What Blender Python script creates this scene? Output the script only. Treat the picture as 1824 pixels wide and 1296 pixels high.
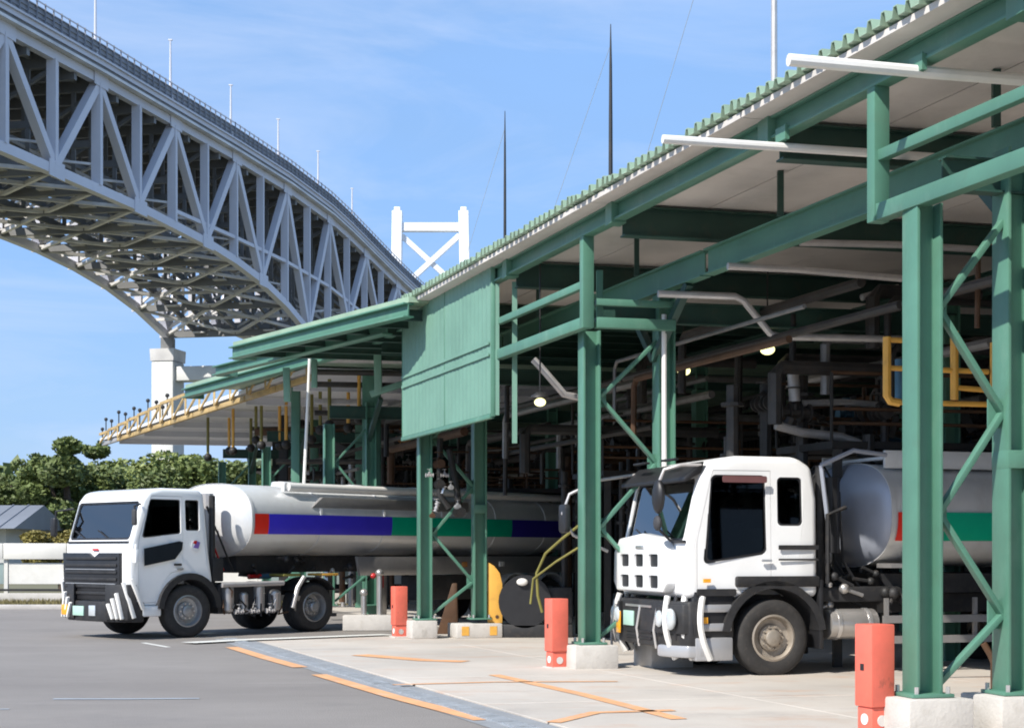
import bpy, bmesh, math, random
from mathutils import Vector, Matrix, noise
random.seed(7)
R_ = math.radians
S = bpy.context.scene
for o in list(bpy.data.objects): bpy.data.objects.remove(o)
COL = S.collection

# ------------------------------------------------------------------ camera, sky, sun, exposure
F = 2800.0; CX = 912.0; HY = 984.0; EYE = 1.6
cd = bpy.data.cameras.new('camera'); cam = bpy.data.objects.new('camera', cd); COL.objects.link(cam)
cam.location = (0, 0, EYE); cam.rotation_euler = (R_(90), 0, 0)
cd.sensor_width = 36; cd.lens = 36 * F / 1824; cd.shift_y = (HY - 648) / 1824
cd.clip_end = 9000; cd.clip_start = .1
S.camera = cam
SUN_EL, SUN_AZ = 44.0, 228.0          # azimuth measured from +X anticlockwise (sun stands behind-left of the camera)
w = bpy.data.worlds.new('World'); S.world = w; w.use_nodes = True
nt = w.node_tree; nt.nodes.clear()
out = nt.nodes.new('ShaderNodeOutputWorld'); bg = nt.nodes.new('ShaderNodeBackground')
sky = nt.nodes.new('ShaderNodeTexSky'); sky.sky_type = 'NISHITA'; sky.sun_disc = False
sky.sun_elevation = R_(SUN_EL); sky.sun_rotation = R_(90 - SUN_AZ)
sky.air_density = 1.25; sky.dust_density = .3; sky.ozone_density = 3.0; sky.altitude = 0
bg.inputs['Strength'].default_value = .10
# thin high cloud mixed into the sky
tc = nt.nodes.new('ShaderNodeTexCoord'); mp = nt.nodes.new('ShaderNodeMapping'); mp.inputs['Scale'].default_value = (1.6, 1.6, 6)
nz = nt.nodes.new('ShaderNodeTexNoise'); nz.inputs['Scale'].default_value = 2.2; nz.inputs['Detail'].default_value = 7; nz.inputs['Roughness'].default_value = .55
cr = nt.nodes.new('ShaderNodeValToRGB'); cr.color_ramp.elements[0].position = .42; cr.color_ramp.elements[1].position = .8
cr.color_ramp.elements[0].color = (.66, .66, .66, 1); cr.color_ramp.elements[1].color = (.9, .9, .9, 1)
mx = nt.nodes.new('ShaderNodeMixRGB'); mx.inputs['Color2'].default_value = (2.45, 4.45, 8.3, 1)
L = nt.links.new
L(tc.outputs['Generated'], mp.inputs[0]); L(mp.outputs[0], nz.inputs['Vector']); L(nz.outputs[0], cr.inputs[0]); L(cr.outputs[0], mx.inputs['Fac'])
L(sky.outputs[0], mx.inputs['Color1']); m2 = nt.nodes.new('ShaderNodeMapping'); m2.inputs['Scale'].default_value = (2.2, 1.2, 9); m2.inputs['Rotation'].default_value = (.25, .35, 0)
n2 = nt.nodes.new('ShaderNodeTexNoise'); n2.inputs['Scale'].default_value = 1.7; n2.inputs['Detail'].default_value = 9; n2.inputs['Roughness'].default_value = .6; n2.inputs['Distortion'].default_value = .6
c2 = nt.nodes.new('ShaderNodeValToRGB'); c2.color_ramp.elements[0].position = .44; c2.color_ramp.elements[1].position = .78; c2.color_ramp.elements[1].color = (.5, .5, .5, 1)
x2 = nt.nodes.new('ShaderNodeMixRGB'); x2.inputs['Color2'].default_value = (5.8, 6.6, 8.4, 1)
L(tc.outputs['Generated'], m2.inputs[0]); L(m2.outputs[0], n2.inputs['Vector']); L(n2.outputs[0], c2.inputs[0]); L(c2.outputs[0], x2.inputs['Fac']); L(mx.outputs[0], x2.inputs['Color1'])
L(x2.outputs[0], bg.inputs['Color']); L(bg.outputs[0], out.inputs[0])
sd = bpy.data.lights.new('sun', 'SUN'); sd.energy = 4.7; sd.angle = R_(.5); sd.color = (1, .95, .87)
sun = bpy.data.objects.new('sun', sd); COL.objects.link(sun)
az, el = R_(SUN_AZ), R_(SUN_EL)
sv = Vector((math.cos(az) * math.cos(el), math.sin(az) * math.cos(el), math.sin(el)))
sun.rotation_euler = sv.to_track_quat('Z', 'Y').to_euler()
S.view_settings.view_transform = 'Standard'; S.view_settings.look = 'None'
S.view_settings.gamma = 1; S.view_settings.use_curve_mapping = False
S.view_settings.exposure = .40
S.cycles.filter_width = 1.9

# ------------------------------------------------------------------ materials
def mat(name, col, rough=.5, metal=0, var=.12, scale=3., bump=0, bscale=40., dirt=0, dirtcol=(.12, .09, .06), coat=0, emit=None, stretch=(1, 1, 1), rvar=0):
    m = bpy.data.materials.new(name); m.use_nodes = True
    n = m.node_tree.nodes; l = m.node_tree.links.new; b = n['Principled BSDF']
    b.inputs['Roughness'].default_value = rough; b.inputs['Metallic'].default_value = metal
    if coat: b.inputs['Coat Weight'].default_value = coat; b.inputs['Coat Roughness'].default_value = .08
    if emit:
        b.inputs['Emission Color'].default_value = (*emit[0], 1); b.inputs['Emission Strength'].default_value = emit[1]
    t = n.new('ShaderNodeTexCoord'); mpp = n.new('ShaderNodeMapping'); mpp.inputs['Scale'].default_value = stretch
    l(t.outputs['Object'], mpp.inputs[0])
    a = n.new('ShaderNodeTexNoise'); a.inputs['Scale'].default_value = scale; a.inputs['Detail'].default_value = 8; a.inputs['Roughness'].default_value = .62
    l(mpp.outputs[0], a.inputs['Vector'])
    r = n.new('ShaderNodeValToRGB'); e = r.color_ramp.elements
    e[0].position = .3; e[1].position = .7
    e[0].color = (*[c * (1 - var) for c in col], 1); e[1].color = (*[min(1, c * (1 + var)) for c in col], 1)
    l(a.outputs[0], r.inputs[0]); last = r.outputs[0]
    if dirt:
        d = n.new('ShaderNodeTexNoise'); d.inputs['Scale'].default_value = scale * 2.3; d.inputs['Detail'].default_value = 10; d.inputs['Roughness'].default_value = .7
        dm = n.new('ShaderNodeMapping'); dm.inputs['Location'].default_value = (7, 3, 5); l(mpp.outputs[0], dm.inputs[0]); l(dm.outputs[0], d.inputs['Vector'])
        dr = n.new('ShaderNodeValToRGB'); dr.color_ramp.elements[0].position = .52; dr.color_ramp.elements[1].position = .75
        dr.color_ramp.elements[1].color = (dirt, dirt, dirt, 1); l(d.outputs[0], dr.inputs[0])
        x = n.new('ShaderNodeMixRGB'); x.inputs['Color2'].default_value = (*dirtcol, 1)
        l(dr.outputs[0], x.inputs['Fac']); l(last, x.inputs['Color1']); last = x.outputs[0]
    l(last, b.inputs['Base Color'])
    if rvar:
        mr = n.new('ShaderNodeMapRange'); mr.inputs['To Min'].default_value = max(.03, rough - rvar); mr.inputs['To Max'].default_value = min(1, rough + rvar)
        l(a.outputs[0], mr.inputs[0]); l(mr.outputs[0], b.inputs['Roughness'])
    if bump:
        c = n.new('ShaderNodeTexNoise'); c.inputs['Scale'].default_value = bscale; c.inputs['Detail'].default_value = 6; l(t.outputs['Object'], c.inputs['Vector'])
        bp = n.new('ShaderNodeBump'); bp.inputs['Strength'].default_value = bump; bp.inputs['Distance'].default_value = .02
        l(c.outputs[0], bp.inputs['Height']); l(bp.outputs[0], b.inputs['Normal'])
    return m
def glass(name, tint, mixf=.12, rough=.03):
    m = bpy.data.materials.new(name); m.use_nodes = True; n = m.node_tree.nodes; l = m.node_tree.links.new; n.clear()
    o = n.new('ShaderNodeOutputMaterial'); t = n.new('ShaderNodeBsdfTransparent'); g = n.new('ShaderNodeBsdfGlossy'); x = n.new('ShaderNodeMixShader')
    f = n.new('ShaderNodeFresnel'); f.inputs['IOR'].default_value = 1.5
    ad = n.new('ShaderNodeMath'); ad.operation = 'ADD'; ad.inputs[1].default_value = mixf
    nzz = n.new('ShaderNodeTexNoise'); nzz.inputs['Scale'].default_value = 1.5; bp = n.new('ShaderNodeBump'); bp.inputs['Strength'].default_value = .06
    l(nzz.outputs[0], bp.inputs['Height']); l(bp.outputs[0], g.inputs['Normal'])
    g.inputs['Roughness'].default_value = rough; t.inputs['Color'].default_value = (*tint, 1)
    l(f.outputs[0], ad.inputs[0]); l(ad.outputs[0], x.inputs[0]); l(t.outputs[0], x.inputs[1]); l(g.outputs[0], x.inputs[2]); l(x.outputs[0], o.inputs[0])
    return m
M = dict(
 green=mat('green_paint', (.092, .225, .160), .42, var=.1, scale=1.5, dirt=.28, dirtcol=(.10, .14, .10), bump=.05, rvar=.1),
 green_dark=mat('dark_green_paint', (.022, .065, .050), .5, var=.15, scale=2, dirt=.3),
 green_sheet=mat('green_roof_sheet', (.29, .40, .29), .45, var=.15, scale=1.2, dirt=.35, dirtcol=(.25, .27, .18)),
 panel=mat('green_screen_sheet', (.155, .30, .228), .55, var=.12, scale=.9, dirt=.2, dirtcol=(.2, .35, .26), bump=.1, bscale=2),
 beige=mat('beige_soffit', (.62, .58, .54), .8, var=.1, scale=.8, dirt=.25, dirtcol=(.3, .27, .23)),
 pipe=mat('galvanised_pipe', (.50, .48, .47), .4, .35, var=.12, scale=4, dirt=.3, dirtcol=(.25, .2, .18)),
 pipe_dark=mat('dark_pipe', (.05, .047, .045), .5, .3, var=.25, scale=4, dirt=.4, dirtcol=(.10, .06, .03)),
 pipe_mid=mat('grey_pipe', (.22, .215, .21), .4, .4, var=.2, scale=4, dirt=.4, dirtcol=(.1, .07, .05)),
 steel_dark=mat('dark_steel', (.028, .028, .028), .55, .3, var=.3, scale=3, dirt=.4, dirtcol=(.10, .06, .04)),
 rust=mat('rusty_steel', (.085, .042, .02), .7, .1, var=.3, scale=3, dirt=.5),
 wall_dark=mat('shade_dark_wall', (.012, .013, .013), .8, var=.3, scale=.7, dirt=.3),  # near-black stands in for the deep shade inside the bays
 yellow=mat('yellow_paint', (.75, .40, .07), .5, var=.12, scale=3, dirt=.35, dirtcol=(.3, .2, .08)),
 orange=mat('orange_paint', (.42, .19, .055), .55, var=.2, scale=2, dirt=.4, dirtcol=(.3, .2, .1)),
 tan=mat('tan_lattice_paint', (.50, .35, .15), .6, var=.25, scale=2, dirt=.4, dirtcol=(.2, .13, .08)),
 bridge_inner2=mat('bridge_parapet_paint', (.24, .25, .28), .6, 0, var=.2, scale=.1, dirt=.3, dirtcol=(.14, .12, .1)),
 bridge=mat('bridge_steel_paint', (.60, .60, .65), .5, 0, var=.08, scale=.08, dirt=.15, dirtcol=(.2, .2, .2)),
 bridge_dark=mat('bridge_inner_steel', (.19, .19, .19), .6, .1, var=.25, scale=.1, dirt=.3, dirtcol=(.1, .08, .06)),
 bridge_warm=mat('bridge_sunlit_paint', (.64, .62, .60), .45, .1, var=.25, scale=.2),  # pale warm tone stands in for sunlit steel under the deck
 tower=mat('white_tower_paint', (.80, .81, .82), .6, var=.04, scale=.05),
 pier=mat('pale_concrete_pier', (.66, .66, .64), .8, var=.08, scale=.2, dirt=.2, dirtcol=(.4, .4, .38)),
 concrete=mat('concrete_block', (.55, .52, .48), .85, var=.12, scale=2, bump=.3, bscale=30, dirt=.4, dirtcol=(.3, .26, .2)),
 slab=mat('concrete_slab', (.50, .455, .40), .85, var=.14, scale=.35, bump=.15, bscale=25, dirt=.45, dirtcol=(.42, .32, .25), stretch=(1, 1, 1)),
 asphalt=mat('weathered_asphalt', (.24, .218, .198), .9, var=.12, scale=.25, bump=.5, bscale=60, dirt=.35, dirtcol=(.13, .12, .12)),
 ground=mat('dry_ground', (.16, .15, .09), .95, var=.3, scale=.05),
 grass=mat('dry_grass_strip', (.20, .17, .075), .95, var=.35, scale=1.2, bump=.6, bscale=20),
 line_orange=mat('worn_orange_line', (.70, .36, .17), .85, var=.15, scale=2.4, dirt=.9, dirtcol=(.46, .40, .34)),
 line_white=mat('worn_white_line', (.66, .65, .60), .8, var=.1, scale=2, dirt=.4, dirtcol=(.35, .33, .3)),
 line_blue=mat('faded_pale_line', (.36, .40, .44), .8, var=.1, scale=2, dirt=.7, dirtcol=(.2, .2, .2)),
 kerbgrey=mat('grey_channel_kerb', (.27, .28, .29), .8, var=.12, scale=1.5, dirt=.5, dirtcol=(.15, .14, .13)),
 grate=mat('channel_grating', (.34, .36, .38), .6, .1, var=.2, scale=4, dirt=.4),
 white=mat('white_truck_paint', (.86, .86, .85), .28, var=.03, scale=2, dirt=.08, dirtcol=(.5, .47, .42), coat=.5),
 grey_paint=mat('silver_grey_paint', (.42, .42, .43), .3, .3, var=.05, scale=2, coat=.4),
 black=mat('black_plastic', (.018, .018, .02), .45, var=.2, scale=5),
 frame=mat('chassis_black', (.03, .03, .032), .6, .2, var=.3, scale=4, dirt=.5, dirtcol=(.10, .08, .06)),
 rubber=mat('tyre_rubber', (.032, .030, .029), .8, var=.2, scale=8, bump=.3, bscale=60, dirt=.4, dirtcol=(.10, .085, .07)),
 rim=mat('dusty_steel_rim', (.40, .35, .29), .5, .5, var=.2, scale=6, dirt=.5, dirtcol=(.16, .12, .09)),
 rim_grey=mat('grey_steel_rim', (.36, .36, .36), .45, .5, var=.15, scale=6, dirt=.4),
 chrome=mat('chrome', (.72, .71, .70), .28, .75, var=.06, scale=4),
 alu=mat('tank_aluminium', (.74, .74, .73), .36, .25, var=.07, scale=1.2, dirt=.2, dirtcol=(.42, .38, .35), rvar=.06),
 alu_shine=mat('polished_aluminium', (.50, .48, .46), .33, .65, var=.1, scale=3),
 tank_grey=mat('shaded_tank_end', (.40, .43, .50), .35, .2, var=.05, scale=1.5, dirt=.15),  # bluish grey carries the canopy shade on the tank end
 red=mat('red_stripe', (.80, .03, .015), .4, var=.05), blue=mat('blue_stripe', (.055, .04, .62), .4, var=.06),
 teal=mat('green_stripe', (.0, .42, .24), .4, var=.06), navy=mat('navy_stripe', (.03, .02, .28), .4, var=.06), purple=mat('purple_stripe', (.22, .13, .42), .4, var=.06),
 bollard=mat('red_bollard_paint', (.74, .15, .10), .45, var=.1, scale=4, dirt=.3, dirtcol=(.5, .16, .1)),
 refl=mat('white_reflector', (.8, .78, .74), .4, var=.05), amber=mat('amber_lens', (.85, .38, .02), .25, var=.05, coat=.5),
 redlens=mat('red_lens', (.5, .02, .02), .25, var=.05, coat=.5),
 plate=mat('pale_green_plate', (.42, .62, .52), .5, var=.05), lampglass=mat('headlamp_lens', (.62, .66, .68), .12, .3, var=.1, coat=.8),
 seat=mat('seat_fabric', (.05, .05, .055), .9, var=.3, scale=20), dash=mat('dashboard', (.045, .045, .05), .7), visor=mat('maroon_visor', (.16, .07, .07), .5),
 blueitem=mat('blue_cloth', (.05, .22, .45), .8, var=.2), whiteitem=mat('pale_cloth', (.5, .45, .42), .8, var=.2),
 bulb=mat('lit_bulb', (.9, .9, .7), .4, emit=((1, .95, .42), 1.6)),
 hose=mat('olive_hose', (.20, .18, .04), .6, var=.2), bluecyl=mat('blue_cylinder_paint', (.03, .10, .16), .4, var=.2),
 leaf1=mat('leaf_dark', (.12, .155, .042), .6, var=.45, scale=.5), leaf2=mat('leaf_mid', (.19, .225, .065), .6, var=.4, scale=.5),
 leaf3=mat('leaf_olive', (.24, .20, .05), .6, var=.4, scale=.5), bark=mat('bark', (.09, .065, .045), .9, var=.3, scale=5, bump=.6),
 roof_grey=mat('grey_metal_roof', (.26, .27, .29), .5, .2, var=.1, scale=.4), wall_pale=mat('pale_wall', (.55, .55, .52), .8, var=.08, scale=1, dirt=.2, dirtcol=(.35, .33, .3)),
 fence_white=mat('white_fence_rail', (.72, .70, .65), .6, var=.08, scale=1.2, dirt=.3, dirtcol=(.45, .4, .33)),
 fence_panel=mat('pale_green_fence_panel', (.27, .34, .33), .5, var=.15, scale=1.2, dirt=.3, dirtcol=(.3, .3, .25)),
 roof_far=mat('far_roof_underside', (.74, .75, .78), .7, var=.06, scale=.5, dirt=.2, dirtcol=(.4, .4, .42)),
 winglass=glass('dark_window_glass', (.20, .23, .23), -.02), wsglass=glass('windscreen_glass', (.62, .72, .75), .18), farglass=mat('far_window_glass', (.02, .025, .03), .2, 0),
)

def stain(mname, cols, sc, stretch, lo, hi, amt, rot=0):
    m = M[mname]; n = m.node_tree.nodes; l = m.node_tree.links.new; b = n['Principled BSDF']
    src = b.inputs['Base Color'].links[0].from_socket
    t = n.new('ShaderNodeNewGeometry'); mp_ = n.new('ShaderNodeMapping'); mp_.inputs['Scale'].default_value = stretch; mp_.inputs['Rotation'].default_value = (0, 0, rot)
    l(t.outputs['Position'], mp_.inputs[0]); a = n.new('ShaderNodeTexNoise'); a.inputs['Scale'].default_value = sc; a.inputs['Detail'].default_value = 9; a.inputs['Roughness'].default_value = .68
    l(mp_.outputs[0], a.inputs['Vector']); r_ = n.new('ShaderNodeValToRGB'); r_.color_ramp.elements[0].position = lo; r_.color_ramp.elements[1].position = hi; r_.color_ramp.elements[1].color = (amt, amt, amt, 1)
    l(a.outputs[0], r_.inputs[0]); x = n.new('ShaderNodeMixRGB'); x.inputs['Color2'].default_value = (*cols, 1); l(r_.outputs[0], x.inputs['Fac']); l(src, x.inputs['Color1']); l(x.outputs[0], b.inputs['Base Color'])
stain('slab', (.50, .27, .15), .8, (1, 2.2, 1), .54, .72, .5)
stain('slab', (.24, .22, .21), .5, (1, 1.8, 1), .56, .78, .55, .5)
stain('slab', (.62, .58, .54), 1.4, (.6, 2, 1), .60, .74, .6)
stain('asphalt', (.19, .17, .155), .22, (.35, 1.6, 1), .45, .70, .6)
stain('green', (.20, .33, .25), 2.2, (1, 1, .35), .55, .75, .5)
stain('green', (.13, .085, .05), 4.5, (1, 1, .16), .66, .76, .65)
stain('bollard', (.16, .07, .05), 7, (1, 1, .5), .60, .72, .75)
stain('concrete', (.2, .17, .14), 4, (1, 1, .6), .58, .74, .55)
stain('white', (.42, .38, .33), 5, (1, 1, .25), .66, .82, .25)
stain('alu', (.45, .42, .38), 3, (1, 1, .2), .58, .80, .35)
stain('panel', (.20, .36, .28), 1.6, (1, 1, .3), .5, .75, .5)
stain('asphalt', (.31, .285, .26), .9, (.3, 1.8, 1), .56, .75, .5)
stain('asphalt', (.10, .09, .085), 5, (1, 1, 1), .66, .74, .5)
stain('slab', (.16, .13, .11), 3.2, (1, 1, 1), .66, .78, .6)
stain('asphalt', (.07, .065, .06), 1.3, (1, 1, 1), .68, .76, .6)

# ------------------------------------------------------------------ mesh helpers
class MB:
    def __init__(s, off=(0, 0, 0)): s.v = []; s.f = []; s.o = Vector(off)
    def add(s, vs, fs):
        b = len(s.v); s.v += [tuple(Vector(p) - s.o) for p in vs]; s.f += [tuple(i + b for i in f) for f in fs]; return s
    def hexa(s, p):   # 8 points, bottom 4 then top 4
        return s.add(p, [(0, 3, 2, 1), (4, 5, 6, 7), (0, 1, 5, 4), (1, 2, 6, 5), (2, 3, 7, 6), (3, 0, 4, 7)])
    def box(s, x0, x1, y0, y1, z0, z1):
        return s.hexa([(x0, y0, z0), (x1, y0, z0), (x1, y1, z0), (x0, y1, z0), (x0, y0, z1), (x1, y0, z1), (x1, y1, z1), (x0, y1, z1)])
    def beam(s, a, b, w, h, up=(0, 0, 1)):
        a, b = Vector(a), Vector(b); d = (b - a).normalized(); up = Vector(up)
        if abs(d.dot(up)) > .98: up = Vector((1, 0, 0)) if abs(d.x) < .9 else Vector((0, 1, 0))
        r = d.cross(up).normalized() * w / 2; u = r.cross(d).normalized() * h / 2
        return s.add([a - r - u, a + r - u, a + r + u, a - r + u, b - r - u, b + r - u, b + r + u, b - r + u], [(0, 1, 2, 3), (7, 6, 5, 4), (4, 5, 1, 0), (5, 6, 2, 1), (6, 7, 3, 2), (7, 4, 0, 3)])
    def ibeam(s, a, b, w, h, t=.02, up=(0, 0, 1)):
        a, b = Vector(a), Vector(b); d = (b - a).normalized(); up = Vector(up)
        if abs(d.dot(up)) > .98: up = Vector((0, 1, 0))
        r = d.cross(up).normalized(); u = r.cross(d).normalized()
        s.beam(a + u * (h - t) / 2, b + u * (h - t) / 2, w, t, u); s.beam(a - u * (h - t) / 2, b - u * (h - t) / 2, w, t, u)
        return s.beam(a, b, t, h - 2 * t, u)
    def tube(s, pts, r, n=10, caps=True):
        pts = [Vector(p) for p in pts]; rings = []; b = len(s.v); prev = None; vs = []; fs = []
        for i, p in enumerate(pts):
            d = (pts[min(i + 1, len(pts) - 1)] - pts[max(i - 1, 0)]).normalized()
            ref = prev if prev is not None else (Vector((0, 0, 1)) if abs(d.z) < .9 else Vector((1, 0, 0)))
            x = (ref - d * ref.dot(d)).normalized(); prev = x; y = d.cross(x); rr = r[i] if isinstance(r, (list, tuple)) else r
            vs += [p + (x * math.cos(6.28319 * k / n) + y * math.sin(6.28319 * k / n)) * rr for k in range(n)]
        for i in range(len(pts) - 1):
            for k in range(n):
                k2 = (k + 1) % n; fs.append((i * n + k, i * n + k2, (i + 1) * n + k2, (i + 1) * n + k))
        if caps: fs.append(tuple(range(n))[::-1]); fs.append(tuple((len(pts) - 1) * n + k for k in range(n)))
        return s.add(vs, fs)
    def prism(s, poly, fn, a, b):   # poly 2D, fn(p,q,t)->3D for t=a and t=b
        n = len(poly); vs = [fn(p, q, a) for p, q in poly] + [fn(p, q, b) for p, q in poly]
        fs = [tuple(range(n))[::-1], tuple(range(n, 2 * n))] + [(i, (i + 1) % n, n + (i + 1) % n, n + i) for i in range(n)]
        return s.add(vs, fs)
    def lathe(s, prof, c, ax='y', n=32):   # prof: (radius, along)
        vs = []; fs = []; c = Vector(c)
        for r, a in prof:
            for k in range(n):
                t = 2 * math.pi * k / n; p, q = r * math.cos(t), r * math.sin(t)
                vs.append(c + Vector({'y': (p, a, q), 'z': (p, q, a), 'x': (a, p, q)}[ax]))
        for i in range(len(prof) - 1):
            for k in range(n):
                k2 = (k + 1) % n; fs.append((i * n + k, i * n + k2, (i + 1) * n + k2, (i + 1) * n + k))
        return s.add(vs, fs)
    def ball(s, c, r, n=10, sc=(1, 1, 1)):
        vs = []; fs = []; c = Vector(c)
        for i in range(n + 1):
            a = math.pi * i / n
            for k in range(2 * n):
                t = math.pi * k / n; vs.append(c + Vector((r * sc[0] * math.sin(a) * math.cos(t), r * sc[1] * math.sin(a) * math.sin(t), r * sc[2] * math.cos(a))))
        for i in range(n):
            for k in range(2 * n):
                k2 = (k + 1) % (2 * n); fs.append((i * 2 * n + k, (i + 1) * 2 * n + k, (i + 1) * 2 * n + k2, i * 2 * n + k2))
        return s.add(vs, fs)
    def mesh(s, name, m, bevel=0, smooth=True, seg=2):
        me = bpy.data.meshes.new(name); me.from_pydata(s.v, [], s.f); me.validate()
        bm = bmesh.new(); bm.from_mesh(me); bmesh.ops.recalc_face_normals(bm, faces=bm.faces)
        if bevel:
            ed = [e for e in bm.edges if len(e.link_faces) == 2 and e.calc_face_angle(0) > .5]
            bmesh.ops.bevel(bm, geom=ed, offset=bevel, segments=seg, affect='EDGES', profile=.5, clamp_overlap=True)
        bm.to_mesh(me); bm.free()
        if m: me.materials.append(m)
        if smooth: fin(me)
        return me
def fin(me, a=35):
    me.polygons.foreach_set('use_smooth', [True] * len(me.polygons)); me.set_sharp_from_angle(angle=R_(a)); me.update()
def link(name, me, parent=None, label=None, kind=None):
    o = bpy.data.objects.new(name, me); COL.objects.link(o); o.parent = parent
    if label: o['label'] = label
    if kind: o['kind'] = kind
    return o
def part(name, mb, m, parent, bevel=0, label=None, kind=None, seg=2): return link(name, mb.mesh(name, M[m] if isinstance(m, str) else m, bevel, seg=seg), parent, label, kind)
def tag(o, label, cat, group=None):
    o['label'] = label; o['category'] = cat
    if group: o['group'] = group
    return o
def thing(name, label, cat, loc=(0, 0, 0), rz=0, group=None):
    o = bpy.data.objects.new(name, None); COL.objects.link(o); o.location = loc; o.rotation_euler = (0, 0, rz); o.empty_display_size = .2
    return tag(o, label, cat, group)
def solo(name, mb, m, label, cat, group=None, bevel=0): return tag(part(name, mb, m, None, bevel), label, cat, group)
def copy_tree(o, parent=None):
    c = o.copy(); COL.objects.link(c); c.parent = parent
    for k in KIDS(o): copy_tree(k, c)
    return c
def KIDS(o): return [x for x in list(COL.objects) if x.parent == o]
def P(px, py, Y): return Vector(((px - CX) / F * Y, Y, EYE + (HY - py) / F * Y))      # a photo point at a chosen distance
def G(px, py): Y = F * EYE / (py - HY); return Vector(((px - CX) / F * Y, Y, 0))       # a photo point on the ground

# ------------------------------------------------------------------ ground
RD = Vector((-.3272, .945, 0)); ID = Vector((math.cos(R_(14)), math.sin(R_(14)), 0)); ROW = 8.3
C2 = Vector((1.07, 21.75, 0))
def UV(u, v, z=0): return C2 + RD * u + ID * v + Vector((0, 0, z))
def sheet(name, pts, z, m, kind='structure', label=None, parent=None, t=0):
    mb = MB()
    if t: mb.prism([(p[0], p[1]) for p in pts], lambda x, y, q: (x, y, q), z - t, z)
    else: mb.add([(p[0], p[1], z) for p in pts], [tuple(range(len(pts)))])
    o = part(name, mb, m, parent)
    if kind: o['kind'] = kind
    if label: o['label'] = label
    return o
sheet('ground', [(-4000, -300), (4000, -300), (4000, 6000), (-4000, 6000)], -.012, 'ground')
sheet('asphalt_yard', [(-60, -20), (40, -20), (40, 75), (-18, 75), (-18, 44.6), (-60, 44.6)], -.004, 'asphalt')
ap = sheet('drain_channel_bed', [UV(-24, -3.42), UV(-24, -2.805), UV(8.9, -3.205), UV(8.9, -3.82)], 0.001, 'kerbgrey')
# concrete apron built slab by slab (joints between them)
apron = sheet('concrete_apron', [UV(-24, -2.8), UV(-24, 22), UV(60, 22), UV(60, 1.5), UV(10, 1.5), UV(8.9, -3.2)], 0.0, 'slab')
def clipx(u): return -3.66
nslab = 0
for iu in range(-8, 3):
    for iv in range(0, 6):
        u0, u1 = iu * 3.6 - 1.2, iu * 3.6 + 2.4; v0, v1 = -3.66 + iv * 3.6, -3.66 + (iv + 1) * 3.6
        if u1 > 9: continue
        g = .009; e0 = (lambda u: -2.8 - (u + 24) / 32.9 * .4) if iv == 0 else (lambda u: v0 + g); q = [UV(u0 + g, e0(u0)), UV(u1 - g, e0(u1)), UV(u1 - g, v1 - g), UV(u0 + g, v1 - g)]
        dz = random.uniform(0, .004)
        mb = MB(); mb.prism([(p.x, p.y) for p in q], lambda x, y, t: (x, y, t), -.004, .016 + dz)
        link('slab', mb.mesh('slab', M['slab'], .004, seg=1), apron)
# drain cover grates
dr = thing('drain_channel', 'long grey grated drain channel between the asphalt and the pale concrete', 'drain', UV(0, -3.4, 0))
for k in range(-22, 9):
    vv0 = lambda u: -3.24 - (u + 24) / 32.9 * .4
    mb = MB(dr.location); a0 = UV(k + .01, vv0(k), .012); a1 = UV(k + .99, vv0(k + .99), .012)
    sl = ID * .24
    mb.hexa([a0 - Vector((0, 0, .01)), a1 - Vector((0, 0, .01)), a1 + sl - Vector((0, 0, .01)), a0 + sl - Vector((0, 0, .01)), a0, a1, a1 + sl, a0 + sl])
    for q in range(6):
        b0 = UV(k + .06 + q * .155, vv0(k + q * .155) + .02, .0135); mb.beam(b0, b0 + ID * .2, .05, .012)
    part('grate', mb, 'grate', dr)
def strip(name, pts, wdt, m, label, cat, z=.006, group=None):
    mb = MB(); L_ = []; R2 = []
    for i, p in enumerate(pts):
        d = (pts[min(i + 1, len(pts) - 1)] - pts[max(i - 1, 0)]).normalized(); n = Vector((-d.y, d.x, 0)) * wdt / 2
        L_.append(p + n); R2.append(p - n)
    n = len(pts); mb.add([(p.x, p.y, z) for p in L_ + R2], [(i, i + 1, n + i + 1, n + i) for i in range(n - 1)])
    o = part(name, mb, m, None); o['kind'] = 'structure'; o['label'] = label; return o
strip('orange_line', [G(412, 1152), G(470, 1170), G(535, 1188)], .22, 'line_orange', 'short far orange dash painted along the drain channel', 'marking')
strip('orange_line', [G(568, 1201), G(700, 1240), G(862, 1282)], .21, 'line_orange', 'long near orange dash painted along the drain channel', 'marking')
strip('orange_line', [G(880, 1204), G(1040, 1240), G(1210, 1284)], .17, 'line_orange', 'thin orange line crossing the concrete in front of the red bollard', 'marking', .025)
strip('orange_line', [G(985, 1290), G(1060, 1272), G(1200, 1268)], .16, 'line_orange', 'faint orange line at the bottom edge of the concrete', 'marking', .025)
strip('orange_line', [G(640, 1168), G(760, 1178), G(830, 1180)], .34, 'line_orange', 'faded orange band beside the far bollard', 'marking', .025)
strip('orange_line', [G(700, 1222), G(880, 1217), G(1100, 1216)], .11, 'line_orange', 'faint thin orange line across the middle of the concrete', 'marking', .025)
strip('white_line', [G(335, 1146), G(430, 1141), G(560, 1136), G(690, 1131)], .42, 'line_white', 'thick white line along the foot of the left tanker', 'marking', .024)
strip('pale_line', [G(95, 1244), G(225, 1244), G(355, 1243)], .10, 'line_blue', 'faded pale line crossing the asphalt in the foreground', 'marking', .002)
strip('pale_line', [G(0, 1262), G(16, 1262)], .07, 'line_blue', 'short pale mark on the asphalt at the left edge', 'marking', .002)
strip('pale_line', [G(255, 1144), G(300, 1152)], .10, 'line_white', 'short white mark by the front wheel of the left truck', 'marking', .002)

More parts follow.
